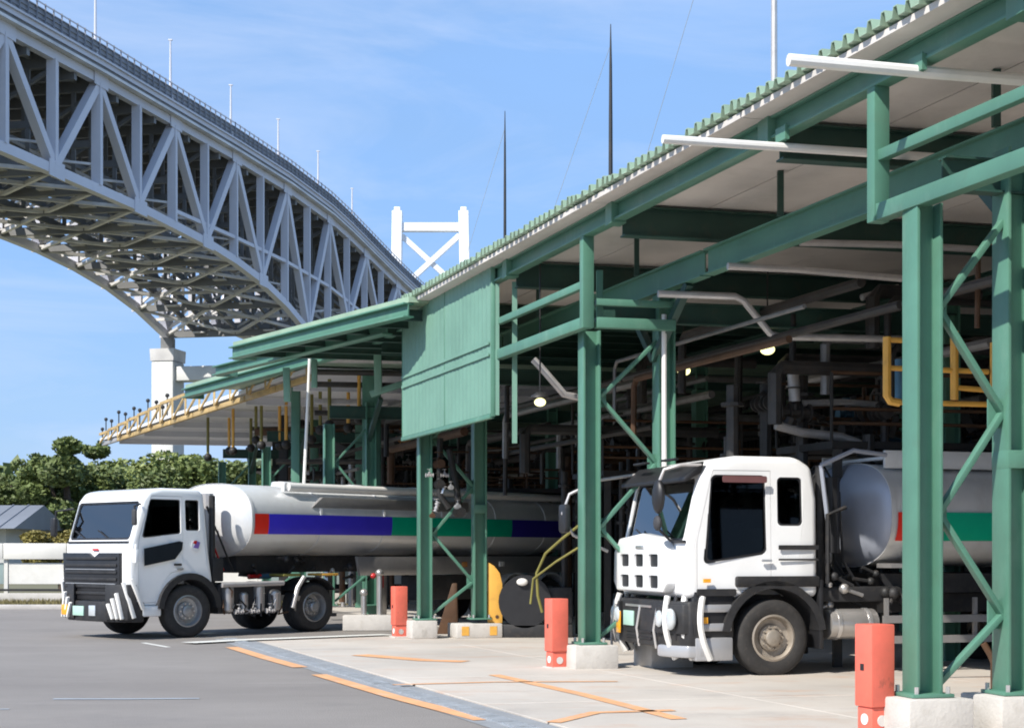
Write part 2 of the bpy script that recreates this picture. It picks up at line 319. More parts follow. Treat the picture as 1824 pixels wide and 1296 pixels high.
# ------------------------------------------------------------------ suspension bridge
def interp(T, x):
    for (a, b), (c, d) in zip(T, T[1:]):
        if x <= c: k = max(0, min(1, (x - a) / (c - a))); return b + (d - b) * k
    return T[-1][1]
TOPT = [(-.5, 55.5), (.016, 59.6), (.137, 60.6), (.268, 61.4), (.406, 62.2), (.547, 62.7), (.672, 62.3), (.753, 61.3), (.825, 60.0), (.968, 57.6), (1.6, 50)]
BOTT = [(-.5, 43), (0, 45.9), (.2, 46.8), (.33, 46.7), (.4, 46.1), (.47, 44.9), (.53, 43.2), (.58, 41.0), (.61, 39.6), (.64, 40.8), (.7, 43), (.78, 45), (.9, 44.8), (1.6, 38)]
BD = Vector((35, 172, 0)); BN = Vector((-.98, .2, 0)) * 27
def BP(t, side, z): return Vector((-58, 178, 0)) + BD * t + BN * side + Vector((0, 0, z + EYE))
br = thing('suspension_bridge', 'huge grey-blue steel truss bridge deck running away overhead at upper left', 'bridge', (-58, 178, 0))
off = br.location
nodes = [.137 + .134 * n for n in range(-4, 11)]
def smooth_t(a, b, n): return [a + (b - a) * i / n for i in range(n + 1)]
far = MB(off); inner = MB(off); warm = MB(off)
t_end = nodes[-1]
for i in range(len(nodes) - 1):
    a, b = nodes[i], nodes[i + 1]; mid = (a + b) / 2
    for side, sink in ((0, None), (1, far)):
        def emit(nm, A, B, w, h, T, col='bridge'):
            if sink is not None: T.beam(A, B, w, h)
            else: q = MB(off); q.beam(A, B, w, h); part(nm, q, col, br)
        T = sink
        for (p, q) in ((a, mid), (mid, b)):
            emit('top_chord', BP(p, side, interp(TOPT, p)), BP(q, side, interp(TOPT, q)), 1.0, 1.15, T)
            emit('bottom_chord', BP(p, side, interp(BOTT, p)), BP(q, side, interp(BOTT, q)), 1.1, 1.2, T)
        emit('vertical_post', BP(a, side, interp(TOPT, a) - .5), BP(a, side, interp(BOTT, a) + .5), 1.25, 1.2, T)
        emit('vertical_post', BP(mid, side, interp(TOPT, mid) - .5), BP(mid, side, interp(BOTT, mid) + .5), 1.2, 1.15, T)
        emit('diagonal_brace', BP(a, side, interp(TOPT, a) - .4), BP(mid, side, interp(BOTT, mid) + .4), 1.1, 1.1, T)
        emit('diagonal_brace', BP(mid, side, interp(BOTT, mid) + .4), BP(b, side, interp(TOPT, b) - .4), 1.1, 1.1, T)
        if .3 < mid < .95 and side == 0:
            emit('middle_chord', BP(a, side - .006, interp(TOPT, a) - 12.6), BP(b, side - .006, interp(TOPT, b) - 12.6), .6, .55, T)
    # gusset plates on the near truss
    for p, z in ((a, interp(TOPT, a)), (mid, interp(BOTT, mid))):
        q = MB(off); c = BP(p, -.022, z); d = BD.normalized() * 1.9
        q.beam(c - d, c + d, .12, 2.0); part('gusset_plate', q, 'bridge', br)
    # sway frames, floor beams, lateral bracing
    for p in (a, mid, (a + mid) / 2, (mid + b) / 2):
        zt, zb = interp(TOPT, p), interp(BOTT, p)
        inner.beam(BP(p, 0, zt - .6), BP(p, 1, zt - .6), .7, 1.8)
        if p in (a, mid):
            inner.beam(BP(p, 0, zb), BP(p, 1, zb), .8, 1.1)
            inner.beam(BP(p, 0, zt - 1.5), BP(p, .5, zt - 9), .45, .45); inner.beam(BP(p, 1, zt - 1.5), BP(p, .5, zt - 9), .45, .45)
            inner.beam(BP(p, 0, zt - 8.2), BP(p, 1, zt - 8.2), .6, .9)
            warm.beam(BP(p, 0, zb + .6), BP(p, .5, zt - 9), .4, .4); warm.beam(BP(p, 1, zb + .6), BP(p, .5, zt - 9), .4, .4)
            for s2 in (.12, .25, .38, .62, .75, .88): inner.beam(BP(p, s2, zb), BP(p, s2, zt - 1), .5, .5)
        else:
            for s2, s3 in ((.1, .3), (.5, .3), (.5, .7), (.9, .7)): inner.beam(BP(p, s2, zb + .8), BP(p, s3, zt - 9), .4, .4)
        if p not in (a, mid) and abs(p - .61) < .3: warm.beam(BP(p, 0, zb + .4), BP(p, 1, zb + .4), .4, .5)
    for p in (a, mid):
        zp = interp(BOTT, p)
        for sd_ in (.5, .985, .25, .75):  # pale plates added as bright blobs of sunlit steel
            c = BP(p, sd_, zp + .2); warm.beam(c - BD.normalized() * 1.3, c + BD.normalized() * 1.3, 2.2, .25)
        warm.beam(BP(p, 1.004, zp - .5), BP(p, 1.004, zp + 1.6), .3, 2.2)
        for s0, s1 in ((0, .25), (.25, .5), (.5, .75), (.75, 1)): warm.beam(BP(p, s0, zp + (1.0 if s0 in (0, .5) else 4.6)), BP(p, s1, zp + (4.6 if s0 in (0, .5) else 1.0)), .35, .35)
    for p, q in ((a, mid), (mid, b)):
        zp, zq = interp(BOTT, p), interp(BOTT, q)
        for s0, s1 in ((0, .5), (.5, 0), (.5, 1), (1, .5)):
            warm.beam(BP(p, s0, zp - .1), BP(q, s1, zq - .1), .5, .45)
            warm.beam(BP(p, s0, zp + 3.2), BP(q, s1, zq + 3.2), .3, .3)
        for s0 in (.2, .33, .5, .67, .8): inner.beam(BP(p, s0, zp + .9), BP(q, s0, zq + .9), .5, .9)
        for s0 in (.1, .3, .5, .7, .9): inner.beam(BP(p, s0, interp(TOPT, p) + .2), BP(q, s0, interp(TOPT, q) + .2), .5, 1.3)
        for s0 in (.3, .5, .7): inner.beam(BP(p, s0, interp(TOPT, p) - 8.9), BP(q, s0, interp(TOPT, q) - 8.9), 2.2, .6)
part('far_truss', far, 'bridge', br, kind='stuff'); part('sway_frames', inner, 'bridge_dark', br, kind='stuff'); part('bracing_and_glint_plates', warm, 'bridge_warm', br, kind='stuff')
ts = smooth_t(nodes[0], t_end, 28)
def ribbon(nm, s0, z0, z1, thick, m):
    q = MB(off)
    for p, r in zip(ts, ts[1:]):
        zp, zr = interp(TOPT, p), interp(TOPT, r)
        A, B = BP(p, s0, zp + z0), BP(r, s0, zr + z0); n = BN.normalized() * thick; h = Vector((0, 0, z1 - z0))
        q.hexa([A, B, B + n, A + n, A + h, B + h, B + n + h, A + n + h])
    return part(nm, q, m, br)
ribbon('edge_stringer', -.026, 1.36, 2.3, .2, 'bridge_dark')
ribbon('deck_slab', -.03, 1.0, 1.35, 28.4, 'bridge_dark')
ribbon('edge_girder', -.034, 1.75, 2.35, .2, 'bridge')
ribbon('edge_lip', -.045, 2.36, 2.6, .8, 'bridge')
ribbon('walkway_ledge', -.055, .62, .98, 1.4, 'bridge_warm')
for z in (3.1, 3.7, 4.3, 4.95): ribbon('parapet_rail', -.035, z, z + .13, .13, 'bridge_inner2' if z < 4.9 else 'bridge')
ribbon('parapet_screen', -.03, 2.6, 4.4, .06, 'bridge_inner2')
ribbon('far_parapet', 1.03, 1.36, 4.6, .3, 'bridge')
q = MB(off); t = nodes[0]
while t < t_end:
    zz = interp(TOPT, t); q.beam(BP(t, -.037, zz + 2.6), BP(t, -.037, zz + 5.1), .16, .16); t += .0115
part('parapet_posts', q, 'bridge_inner2', br, kind='stuff')
names = ['tallest and nearest, at the upper left', 'second from the left', 'third from the left', 'fourth from the left', 'fifth from the left', 'farthest, nearest the tower']
for i, t in enumerate((.128, .26, .39, .512, .632, .75)):
    zz = interp(TOPT, t); b = BP(t, -.02, zz + 2.6)
    lt = thing('street_lamp', 'thin pale lamp pole on the bridge parapet, ' + names[i], 'street lamp', b, 0, 'lamp poles along the bridge parapet')
    H = (11, 8.5, 8, 8, 8, 7)[i]
    q = MB(); q.tube([(0, 0, 0), (0, 0, H * .6), (0, 0, H)], [.2, .15, .11], 8); part('pole', q, 'bridge', lt)
    q = MB(); q.beam((0, 0, 0), (0, 0, .8), .7, .7); part('base', q, 'bridge', lt)
    q = MB(); q.box(-.3, .3, -.12, .12, H, H + .2); part('lamp_head', q, 'bridge', lt, .04)
# pier
pb = BP(.61, 1, -EYE); pier = thing('bridge_pier', 'white two-legged concrete pier carrying the truss above the trees', 'bridge pier', (pb.x, pb.y, 0))
ang = math.atan2(BN.y, BN.x)
for s, zt in ((1, 36.5), (0, 36.5)):
    c = BP(.61, s, 0); q = MB(pier.location); d = BD.normalized() * 2.6; n = BN.normalized() * 2.15
    vv = lambda z, k=1: [Vector((c.x, c.y, z)) + (-d - n) * k, Vector((c.x, c.y, z)) + (-d + n) * k, Vector((c.x, c.y, z)) + (d + n) * k, Vector((c.x, c.y, z)) + (d - n) * k]
    q.hexa(vv(-1) + vv(zt)); part('leg', q, 'pier', pier, .3)
    q = MB(pier.location); q.hexa(vv(zt + .003, 1.04) + vv(zt + 2.2, 1.08)); part('bearing_block', q, 'bridge_warm', pier)
    q = MB(pier.location); q.beam(Vector((c.x, c.y, zt + 2.2)), Vector((c.x, c.y, zt + 4.4)), 2.2, 2.2); part('bearing', q, 'bridge_dark', pier)
q = MB(pier.location); A = BP(.61, .92, 33.0 - EYE + 1.2); B = BP(.61, .08, 33.0 - EYE + 1.2); q.beam(A, B, 3.6, 2.6); part('cross_beam', q, 'pier', pier, .15)
# tower
tw = thing('bridge_tower', 'white suspension bridge tower with crossed bracing behind the green roof', 'bridge tower', (-21.7, 420, 0))
yy = 420
def tp(px, py): return P(px, py, yy)
for xt, xb in ((708, 700), (826, 838)):
    q = MB(tw.location); A = tp(xt, 377); B = Vector((tp(xb, 900).x, yy, 0)); q.beam(B, A, 2.7, 3.6, (0, 1, 0)); part('leg', q, 'tower', tw, .2)
    q = MB(tw.location); q.beam(A + Vector((0, 0, .01)), A + Vector((0, 0, 1.1)), 1.7, 2.4, (0, 1, 0)); part('saddle', q, 'tower', tw, .2)
for y0, h in ((405, 2.2), (545, 2.4), (700, 3)):
    q = MB(tw.location); q.beam(tp(709, y0), tp(825, y0), 2.2, h); part('cross_beam', q, 'tower', tw)
for (a, b) in (((716, 420), (818, 513)), ((818, 420), (716, 513)), ((716, 570), (818, 680)), ((818, 570), (716, 680))):
    q = MB(tw.location); q.beam(tp(*a) + Vector((0, .3 if a[0] < 800 else -.3, 0)), tp(*b) + Vector((0, .3 if a[0] < 800 else -.3, 0)), 1.35, 1.35); part('diagonal_brace', q, 'tower', tw)

# ------------------------------------------------------------------ background left: trees, fence, low building
def leafmesh(name, m, n, blobs, size, seed):
    rnd = random.Random(seed); v = []; f = []
    for k in range(n):
        bx, by, bz, br_ = blobs[rnd.randrange(len(blobs))]
        d = Vector((rnd.gauss(0, 1), rnd.gauss(0, 1), rnd.gauss(0, 1))).normalized() * br_ * (rnd.random() ** .45)
        c = Vector((bx, by, bz)) + Vector((d.x, d.y, d.z * .8))
        if noise.noise(c * .9) < -.30: continue
        a = Vector((rnd.gauss(0, 1), rnd.gauss(0, 1), rnd.gauss(0, 1))).normalized(); b = a.cross(Vector((rnd.gauss(0, 1), rnd.gauss(0, 1), rnd.gauss(0, 1)))).normalized()
        s = size * rnd.uniform(.6, 1.4); i = len(v); v += [c - a * s, c + b * s * .6, c + a * s, c - b * s * .6]; f.append((i, i + 1, i + 2, i + 3))
    me = bpy.data.meshes.new(name); me.from_pydata(v, [], f); me.materials.append(m); return me
crowns = []
for si, (mm, H, Wd) in enumerate((('leaf1', 6.6, 3.2), ('leaf2', 6.0, 3.5), ('leaf3', 4.2, 2.3), ('leaf1', 7.4, 2.6))):
    rnd = random.Random(50 + si); bl = []
    for k in range(16):
        a = rnd.uniform(0, 6.28); r = Wd * rnd.random() ** .6 * .8; z = H * rnd.uniform(.35, .95); r *= 1.15 - .75 * abs(z / H - .5)
        bl.append((r * math.cos(a), r * math.sin(a), z, rnd.uniform(.55, 1.25) * Wd / 3))
    cm = leafmesh('crown', M[mm], 26000, bl, .115, 9 + si)
    q = MB(); q.tube([(0, 0, 0), (.1, .05, H * .3), (-.05, .1, H * .55), (.05, 0, H * .85)], [.26, .2, .14, .05], 8)
    for k in range(6):
        b = bl[k]; q.tube([(0, .05, H * (.28 + .06 * k)), (b[0] * .5, b[1] * .5, b[2] * .85), b[:3]], [.1, .07, .03], 6)
    crowns.append((cm, q.mesh('trunk', M['bark'])))
desc = [('bushy dark green tree', 'standing'), ('rounded mid green tree', 'standing'), ('olive brown leaved small tree', 'standing'), ('tall dark green tree', 'rising')]
where = {0: 'at the far left edge of the tree belt', 40: 'behind the grey roofed building', 90: 'left of the tallest dark crown', 128: 'above the left truck cab roof corner'}
def tree(px, Y, k, sc, place, sx=1):
    l = thing('tree', desc[k][0] + ' ' + place, 'tree', ((px - CX) / F * Y, Y, 0), random.uniform(0, 6), 'trees in the belt beyond the yard')
    l.scale = (sc * sx, sc * sx, sc)
    link('crown', crowns[k][0], l); link('trunk', crowns[k][1], l)
spots = [(-60, 100, 1, .95, 'at the left edge beyond the fence'), (20, 96, 0, .9, 'behind the grey roofed building'), (68, 104, 1, .95, 'behind the ridge end of the grey roof'),
 (118, 92, 3, 1.0, 'over the windscreen of the left truck, highest of the belt'), (165, 98, 0, .95, 'just right of the highest crown'), (112, 66, 2, .62, 'between the grey roof and the left truck'),
 (210, 102, 1, .95, 'above the left truck cab, left of the white pier'), (255, 96, 0, .86, 'above the left truck cab in front of the white pier'), (300, 105, 1, .93, 'below the white pier'),
 (340, 98, 1, .8, 'right of the white pier'), (385, 104, 1, 1.0, 'above the gap behind the left cab'), (425, 97, 0, .92, 'above the front end of the left tank'), (465, 103, 1, 1.02, 'beside the far canopy column'),
 (510, 98, 0, .9, 'half hidden by the far canopy'), (560, 104, 1, .95, 'seen through the far canopy'), (190, 108, 3, .85, 'behind the middle of the left cab roof')]
for s in spots: tree(s[0], s[1], s[2], s[3] * ((1.13 if s[0] < 200 else 1.24) if s[1] > 90 else .95), s[4], 1.25)
# distant wood that closes the horizon
fw = MB(); rnd = random.Random(3); v = []; f = []
for k in range(34000):
    x = rnd.uniform(-300, 300); y = rnd.uniform(128, 150); top = 8.6 + 1.1 * noise.noise(Vector((x * .09, 0, 0))) + .7 * noise.noise(Vector((x * .33, 5, 0)))
    if abs(x) > 60 and rnd.random() < .5: continue
    c = Vector((x, y, rnd.random() ** .6 * top)); a = Vector((rnd.gauss(0, 1), rnd.gauss(0, 1), rnd.gauss(0, 1))).normalized(); b = a.cross(Vector((rnd.gauss(0, 1), rnd.gauss(0, 1), 1))).normalized(); s = rnd.uniform(.4, .9)
    i = len(v); v += [c - a * s, c + b * s * .7, c + a * s, c - b * s * .7]; f.append((i, i + 1, i + 2, i + 3))
me = bpy.data.meshes.new('far_wood'); me.from_pydata(v, [], f); me.materials.append(M['leaf1']); o = link('far_wood', me, None, 'dark far-off wood closing the horizon', 'stuff'); o['category'] = 'wood'
# low grey-roofed building
hb = thing('low_building', 'low building with a grey metal roof behind the white fence', 'building', (-29, 86, 0))
o_ = hb.location
q = MB(o_); q.box(-50, -26.4, 82, 90, 0, 3.05); part('wall', q, 'wall_pale', hb)
q = MB(o_); q.add([(-51, 80.8, 2.85), (-25.6, 80.8, 2.85), (-25.6, 86, 4.2), (-51, 86, 4.2), (-25.6, 91.2, 2.85), (-51, 91.2, 2.85)], [(0, 1, 2, 3), (3, 2, 4, 5), (1, 4, 2), (0, 5, 4, 1), (0, 3, 5)])
rf = part('roof', q, 'roof_grey', hb)
q = MB(o_)
for k in range(30): x = -50.5 + k * .83; q.beam((x, 80.8, 2.88), (x, 86, 4.23), .05, .05)
part('roof_ribs', q, 'roof_grey', rf, kind='stuff')
for k in range(5):
    x = -48 + k * 4.3; q = MB(o_); q.box(x, x + 2.2, 81.93, 81.99, 1.0, 2.2); w_ = part('window', q, 'farglass', hb)
    q = MB(o_)
    for (a, b, c, d) in ((x - .08, x + 2.28, 2.2, 2.28), (x - .08, x + 2.28, .92, 1.0), (x + 1.07, x + 1.13, 1, 2.2)): q.box(a, b, 81.88, 81.98, c, d)
    part('frame', q, 'fence_white', w_)
# white fence at the yard edge
fn = thing('yard_fence', 'white topped fence with pale green panels along the far edge of the yard', 'fence', (-12, 49.5, 0))
o_ = fn.location
for k in range(13):
    x = -24 + k * 2.0
    q = MB(o_); q.box(x, x + .12, 49.5, 49.62, 0, 1.9); part('post', q, 'fence_white', fn)
    q = MB(o_); q.box(x + .14, x + 1.98, 49.53, 49.59, .62, 1.28)
    if k % 3 == 1:
        part('panel', q, 'fence_white', fn, label='white infill panel')
    else: part('panel', q, 'fence_panel', fn)
    q = MB(o_); q.box(x + .01, x + 1.99, 49.40, 49.47, 1.40, 1.90); part('top_board', q, 'fence_white', fn, .01)
q = MB(o_); q.box(-24, 2, 49.3, 49.38, .40, .47); part('lower_rail', q, 'steel_dark', fn)
q = MB(o_); q.box(-60, 4, 49.1, 49.29, 0, .34); part('plinth_wall', q, 'concrete', fn, .01)
sheet('grass_verge', [(-60, 44.8), (-9, 44.8), (-4, 49.0), (-60, 49.0)], .02, 'grass')
gv = MB(); rnd = random.Random(5)
for k in range(9000):
    x = rnd.uniform(-19, -6); y = rnd.uniform(45, 49); h = rnd.uniform(.06, .24); a = rnd.uniform(0, 3.14); dx, dy = .025 * math.cos(a), .025 * math.sin(a)
    gv.add([(x - dx, y - dy, .02), (x + dx, y + dy, .02), (x + rnd.uniform(-.06, .06), y, h)], [(0, 1, 2)])
o = link('dry_grass', gv.mesh('dry_grass', M['grass'], smooth=False), None, 'dry yellowish grass on the verge below the fence', 'stuff'); o['category'] = 'grass'
kb = MB(); kb.box(-60, -9, 44.6, 44.78, -.01, .13); k_ = part('kerb', kb, 'concrete', None, .015); k_['kind'] = 'structure'
# road cones standing near the fence seen between the wheels
# ------------------------------------------------------------------ main loading canopy
U0, U1 = -26.0, 11.2
can = thing('loading_canopy', 'long green steel canopy roof over the tanker loading bays', 'canopy', UV(0, 0))
CO = can.location
def cpart(nm, q, m, bevel=0, label=None, parent=None, kind=None): return part(nm, q, m, parent or can, bevel, label, kind)
# corrugated sheet
def corr(u0, u1, v0, v1, z, m, pitch=.205, amp=.095, UVf=UV, O=CO, parent=None, slope=.0, name='roof_sheet'):
    vs = []; fs = []; u = u0; i = 0; prof = [(0, 0), (.08, 0), (.11, 1), (.17, 1), (.20, 0)]
    while u < u1:
        for du, h in prof:
            uu = u + du * pitch / .24
            ir = noise.noise(Vector((u * 1.7, 3, 0))); jj = .03 * ir + .02 * noise.noise(Vector((u * .35, 8, 0))); hh = h * amp * (.92 + .45 * ir); vs.append(UVf(uu, v0 + .05 * ir, z + jj + hh)); vs.append(UVf(uu, v1, z + h * amp + slope))
        u += pitch
    n = len(vs) // 2
    q = MB(O); q.add(vs, [(2 * k, 2 * k + 2, 2 * k + 3, 2 * k + 1) for k in range(n - 1)])
    o = part(name, q, m, parent); o.data.shade_flat(); md = o.modifiers.new('thick', 'SOLIDIFY'); md.thickness = .012; md.offset = 0
    return o
corr(U0, U1, -.66, 16, 6.17, 'green_sheet', parent=can)
# eave beam
BS = [-26 + 4.15 * k for k in range(9)]
joints = [U0] + [-9.85 - 4.15 * 3, -9.85, -5.7, -1.55, 2.6, 6.75, U1]
for a, b in zip(joints, joints[1:]):
    q = MB(CO); q.ibeam(UV(a + .02, -.25, 5.97), UV(b - .02, -.25, 5.97), .16, .24, .03); cpart('eave_beam', q, 'green', .004)
    q = MB(CO); q.beam(UV(a + .01, -.52, 6.12), UV(b - .01, -.52, 6.12), .14, .05); cpart('gutter', q, 'beige')
q = MB(CO)
for u in joints[1:-1]: 
    q = MB(CO); q.beam(UV(u, -.25, 5.82), UV(u, -.25, 6.12), .26, .20, ID); cpart('splice_plate', q, 'green')
# cross beams and soffit panels
cb = [-22.3, -18.15, -14.0, -9.85, -5.7, -1.55, 2.6, 6.75, 10.9]
for u in cb:
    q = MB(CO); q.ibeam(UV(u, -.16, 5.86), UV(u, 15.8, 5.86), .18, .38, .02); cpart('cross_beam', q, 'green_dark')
for a, b in zip([U0] + cb, cb + [U1]):
    for v0, v1 in ((-.6, 1.0), (1.0, 4), (4, 8), (8, 12), (12, 16)):
        q = MB(CO); q.prism([(a + .01, v0 + .01), (b - .01, v0 + .01), (b - .01, v1 - .01), (a + .01, v1 - .01)], lambda x, y, t: UV(x, y, t), 6.085, 6.11); cpart('soffit_panel', q, 'beige')
# longitudinal girders
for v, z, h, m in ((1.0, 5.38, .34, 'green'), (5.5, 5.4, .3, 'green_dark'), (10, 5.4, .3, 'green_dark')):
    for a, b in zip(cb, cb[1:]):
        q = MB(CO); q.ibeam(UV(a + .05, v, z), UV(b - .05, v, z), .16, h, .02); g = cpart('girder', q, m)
corr(11.3, 60, 5.2, 16, 6.05, 'green_sheet', parent=can, name='sky_blocking_roof')  # roof added to shut out bright sky gaps behind the bays
# hanging purlin rods
for u in (-7.8, -3.7, .5, 4.6, -11.9):
    q = MB(CO); q.beam(UV(u, .9, 5.55), UV(u, .9, 6.08), .07, .07); cpart('hanger', q, 'green_dark')
# hanging edge frames
def hangframe(u0, u1, struts):
    for z, s in ((4.70, .15), (5.22, .10)):
        q = MB(CO); q.beam(UV(u0, -.25, z), UV(u1, -.25, z), s * .9, s); cpart('hanging_rail', q, 'green', .006)
    for u in struts:
        q = MB(CO); q.beam(UV(u, -.25, 4.62), UV(u, -.25, 5.85), .16, .13, RD); cpart('hanging_strut', q, 'green', .006)
    for z, s in ((4.70, .14), (4.98, .09)):
        q = MB(CO); q.beam(UV(u0 + .06, -.12, z), UV(u0 + .06, 1.0, z), s, s); cpart('return_rail', q, 'green', .006)
hangframe(-.60, 3.15, [-.55])
hangframe(-26, -7.65, [-7.72, -12.5, -17])
q = MB(CO); q.beam(UV(-.30, .03, 4.78), UV(-.30, .03, 5.45), .09, .09); cpart('short_post', q, 'green', .004)
# screen panel
sp = thing('screen_panel', 'large pale green sheet screen hanging from the canopy edge', 'screen panel', UV(5.6, -.25, 3.7))
so = sp.location
pu = [3.2, 5.75, 8.55]
for a, b in zip(pu, pu[1:]):
    q = MB(so)
    n = 34; vs = []; 
    for i in range(n + 1):
        u = a + .03 + (b - a - .06) * i / n; w_ = .005 * math.sin(i * 2.2) + .003 * math.sin(i * .45 + a)
        vs += [UV(u, -.36 + w_, 3.79), UV(u, -.36 + w_, 4.7), UV(u, -.36 + w_, 6.12)]
    q.add(vs, [(3 * i + j, 3 * i + 3 + j, 3 * i + 4 + j, 3 * i + 1 + j) for i in range(n) for j in (0, 1)])
    o = part('sheet', q, 'panel', sp); o.data.shade_flat(); md = o.modifiers.new('t', 'SOLIDIFY'); md.thickness = .01
for u in pu:
    q = MB(so); q.beam(UV(u, -.33, 3.74), UV(u, -.33, 6.1), .07, .07); part('frame_post', q, 'green', sp, .004)
q = MB(so); q.beam(UV(3.2, -.345, 3.745), UV(8.55, -.345, 3.745), .08, .07); part('bottom_rail', q, 'green', sp, .004)
for z in (4.72, 4.9):
    q = MB(so); q.beam(UV(3.25, -.385, z), UV(8.5, -.385, z), .012, .05); part('tie_rail', q, 'panel', sp)
q = MB(so); q.beam(UV(3.08, -.3, 3.75), UV(3.08, -.3, 5.8), .06, .06); part('stay_post', q, 'panel', sp)
q = MB(so); q.beam(UV(2.85, -.1, 3.3), UV(2.85, -.1, 5.8), .08, .08); part('stay_post', q, 'panel', sp)
# column frames
zig = [(.0, .45), (1, 1.05), (0, 1.95), (1, 2.85), (0, 3.75), (1, 4.55)]
def cframe(k, inner=True):
    u = (2 - k) * -ROW if False else (k - 2) * ROW
    va, vb = {1: (-.17, .72), 2: (0, 1.09), 3: (0, 1.05)}.get(k, (0, 1.0))
    cols = [(va, 4.66), (vb, 5.2)]
    for j, (v, top) in enumerate(cols):
        q = MB(CO); A = UV(u, v, .34); B = UV(u, v, top); 
        q.ibeam(A, B, .27, .25, .03, ID)
        c = cpart('column', q, 'green', .003)
        for zz in ((2.35,) if j else ()):
            q = MB(CO); q.beam(UV(u, v, zz), UV(u, v, zz + .16), .276, .255, ID); part('splice_plate', q, 'green', c, .004)
        q = MB(CO); q.beam(UV(u, v, .34), UV(u, v, .37), .40, .40, ID); part('base_plate', q, 'green', c, .003)
        for du in (-.15, .15):
            for dv in (-.15, .15): q = MB(CO); q.tube([UV(u + du, v + dv, .37), UV(u + du, v + dv, .43)], .02, 6); part('anchor_bolt', q, 'pipe', c)
    for (a, za), (b, zb) in zip(zig, zig[1:]):
        ea, eb = va + .14, vb - .12; q = MB(CO); q.beam(UV(u - .02, ea if a == 0 else eb, za), UV(u - .02, ea if b == 0 else eb, zb), .05, .075, RD); cpart('lattice_brace', q, 'green', .003)
    for (a, za) in zig[1:-1]:
        vg = va + .17 if a == 0 else vb - .15; q = MB(CO); q.beam(UV(u + .03, vg, za - .13), UV(u + .03, vg, za + .13), .02, .16, ID); cpart('gusset_plate', q, 'green')
    # knee brace up to the girder
    q = MB(CO); q.beam(UV(u, .95, 4.3), UV(u + 1.0, 1.0, 5.2), .1, .1); cpart('knee_brace', q, 'green_dark')
    q = MB(CO); q.beam(UV(u, .95, 4.3), UV(u - 1.0, 1.0, 5.2), .1, .1); cpart('knee_brace', q, 'green_dark')
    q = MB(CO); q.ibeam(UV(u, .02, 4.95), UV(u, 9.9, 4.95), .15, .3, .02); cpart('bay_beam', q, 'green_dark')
    for v in (5.5, 10):
        q = MB(CO); q.ibeam(UV(u, v, 0), UV(u, v, 5.25), .25, .25, .03, ID); cpart('column', q, 'green', label='inner green column')
for k in (1, 2, 3, 4, 5, 6): cframe(k)
# footings
fl = {1: ('nearest white concrete footing at the bottom right, left one of its pair', 'nearest white concrete footing at the bottom right corner, right one of its pair'),
      2: ('white concrete footing under the column beside the front of the right truck', 'low concrete footing under the inner column behind the right truck bumper'),
      3: ('white square footing beside the farthest red bollard', 'wide footing with yellow hazard paint under the column with the yellow guard'),
      4: ('far footing hidden behind the left tanker, outer', 'far footing hidden behind the left tanker, inner')}
for k in (1, 2, 3):
    for j, v in enumerate({1: (-.17, .72), 2: (0, 1.09), 3: (0, 1.05)}[k]):
        u = (k - 2) * ROW; w2 = .32 if not (k == 3 and j) else .52
        q = MB(UV(u, v)); q.prism([(u - .31, v - w2), (u + .31, v - w2), (u + .31, v + w2 - (.02 if k != 3 else .16)), (u - .31, v + w2 - (.02 if k != 3 else .16))], lambda x, y, t: UV(x, y, t), 0, .335 if k != 3 or j == 0 else .27)
        o = solo('concrete_footing', q, 'concrete', fl[k][j], 'footing', 'concrete footings under the columns', .02); o.location = UV(u, v)
        if k == 3 and j:
            for dv in (-.36, .18):
                q = MB(UV(u, v)); q.prism([(v + dv - .07, .05), (v + dv + .07, .05), (v + dv + .07, .22), (v + dv - .07, .22)], lambda x, y, t: UV(u + t, x, y), -.318, -.314); part('yellow_mark', q, 'yellow', o)
# yellow guard at island three
yg = thing('column_guard', 'tall yellow curved steel guard standing against the far column', 'column guard', UV(ROW - .1, 1.32, .27))
q = MB(); pr = [(-.13, 0), (.15, 0), (.15, .75), (.10, .95), (0, 1.08), (-.13, 1.16)]
q.prism(pr, lambda x, y, t: (x, t, y), -.03, .03); part('plate', q, 'yellow', yg, .008)
q = MB(); q.tube([(.05, -.04, .12), (.05, .04, .12)], .035, 10); part('bolt', q, 'rust', yg)
q = MB(); q.box(-.13, .15, .03, .14, 0, .03); part('foot', q, 'yellow', yg)

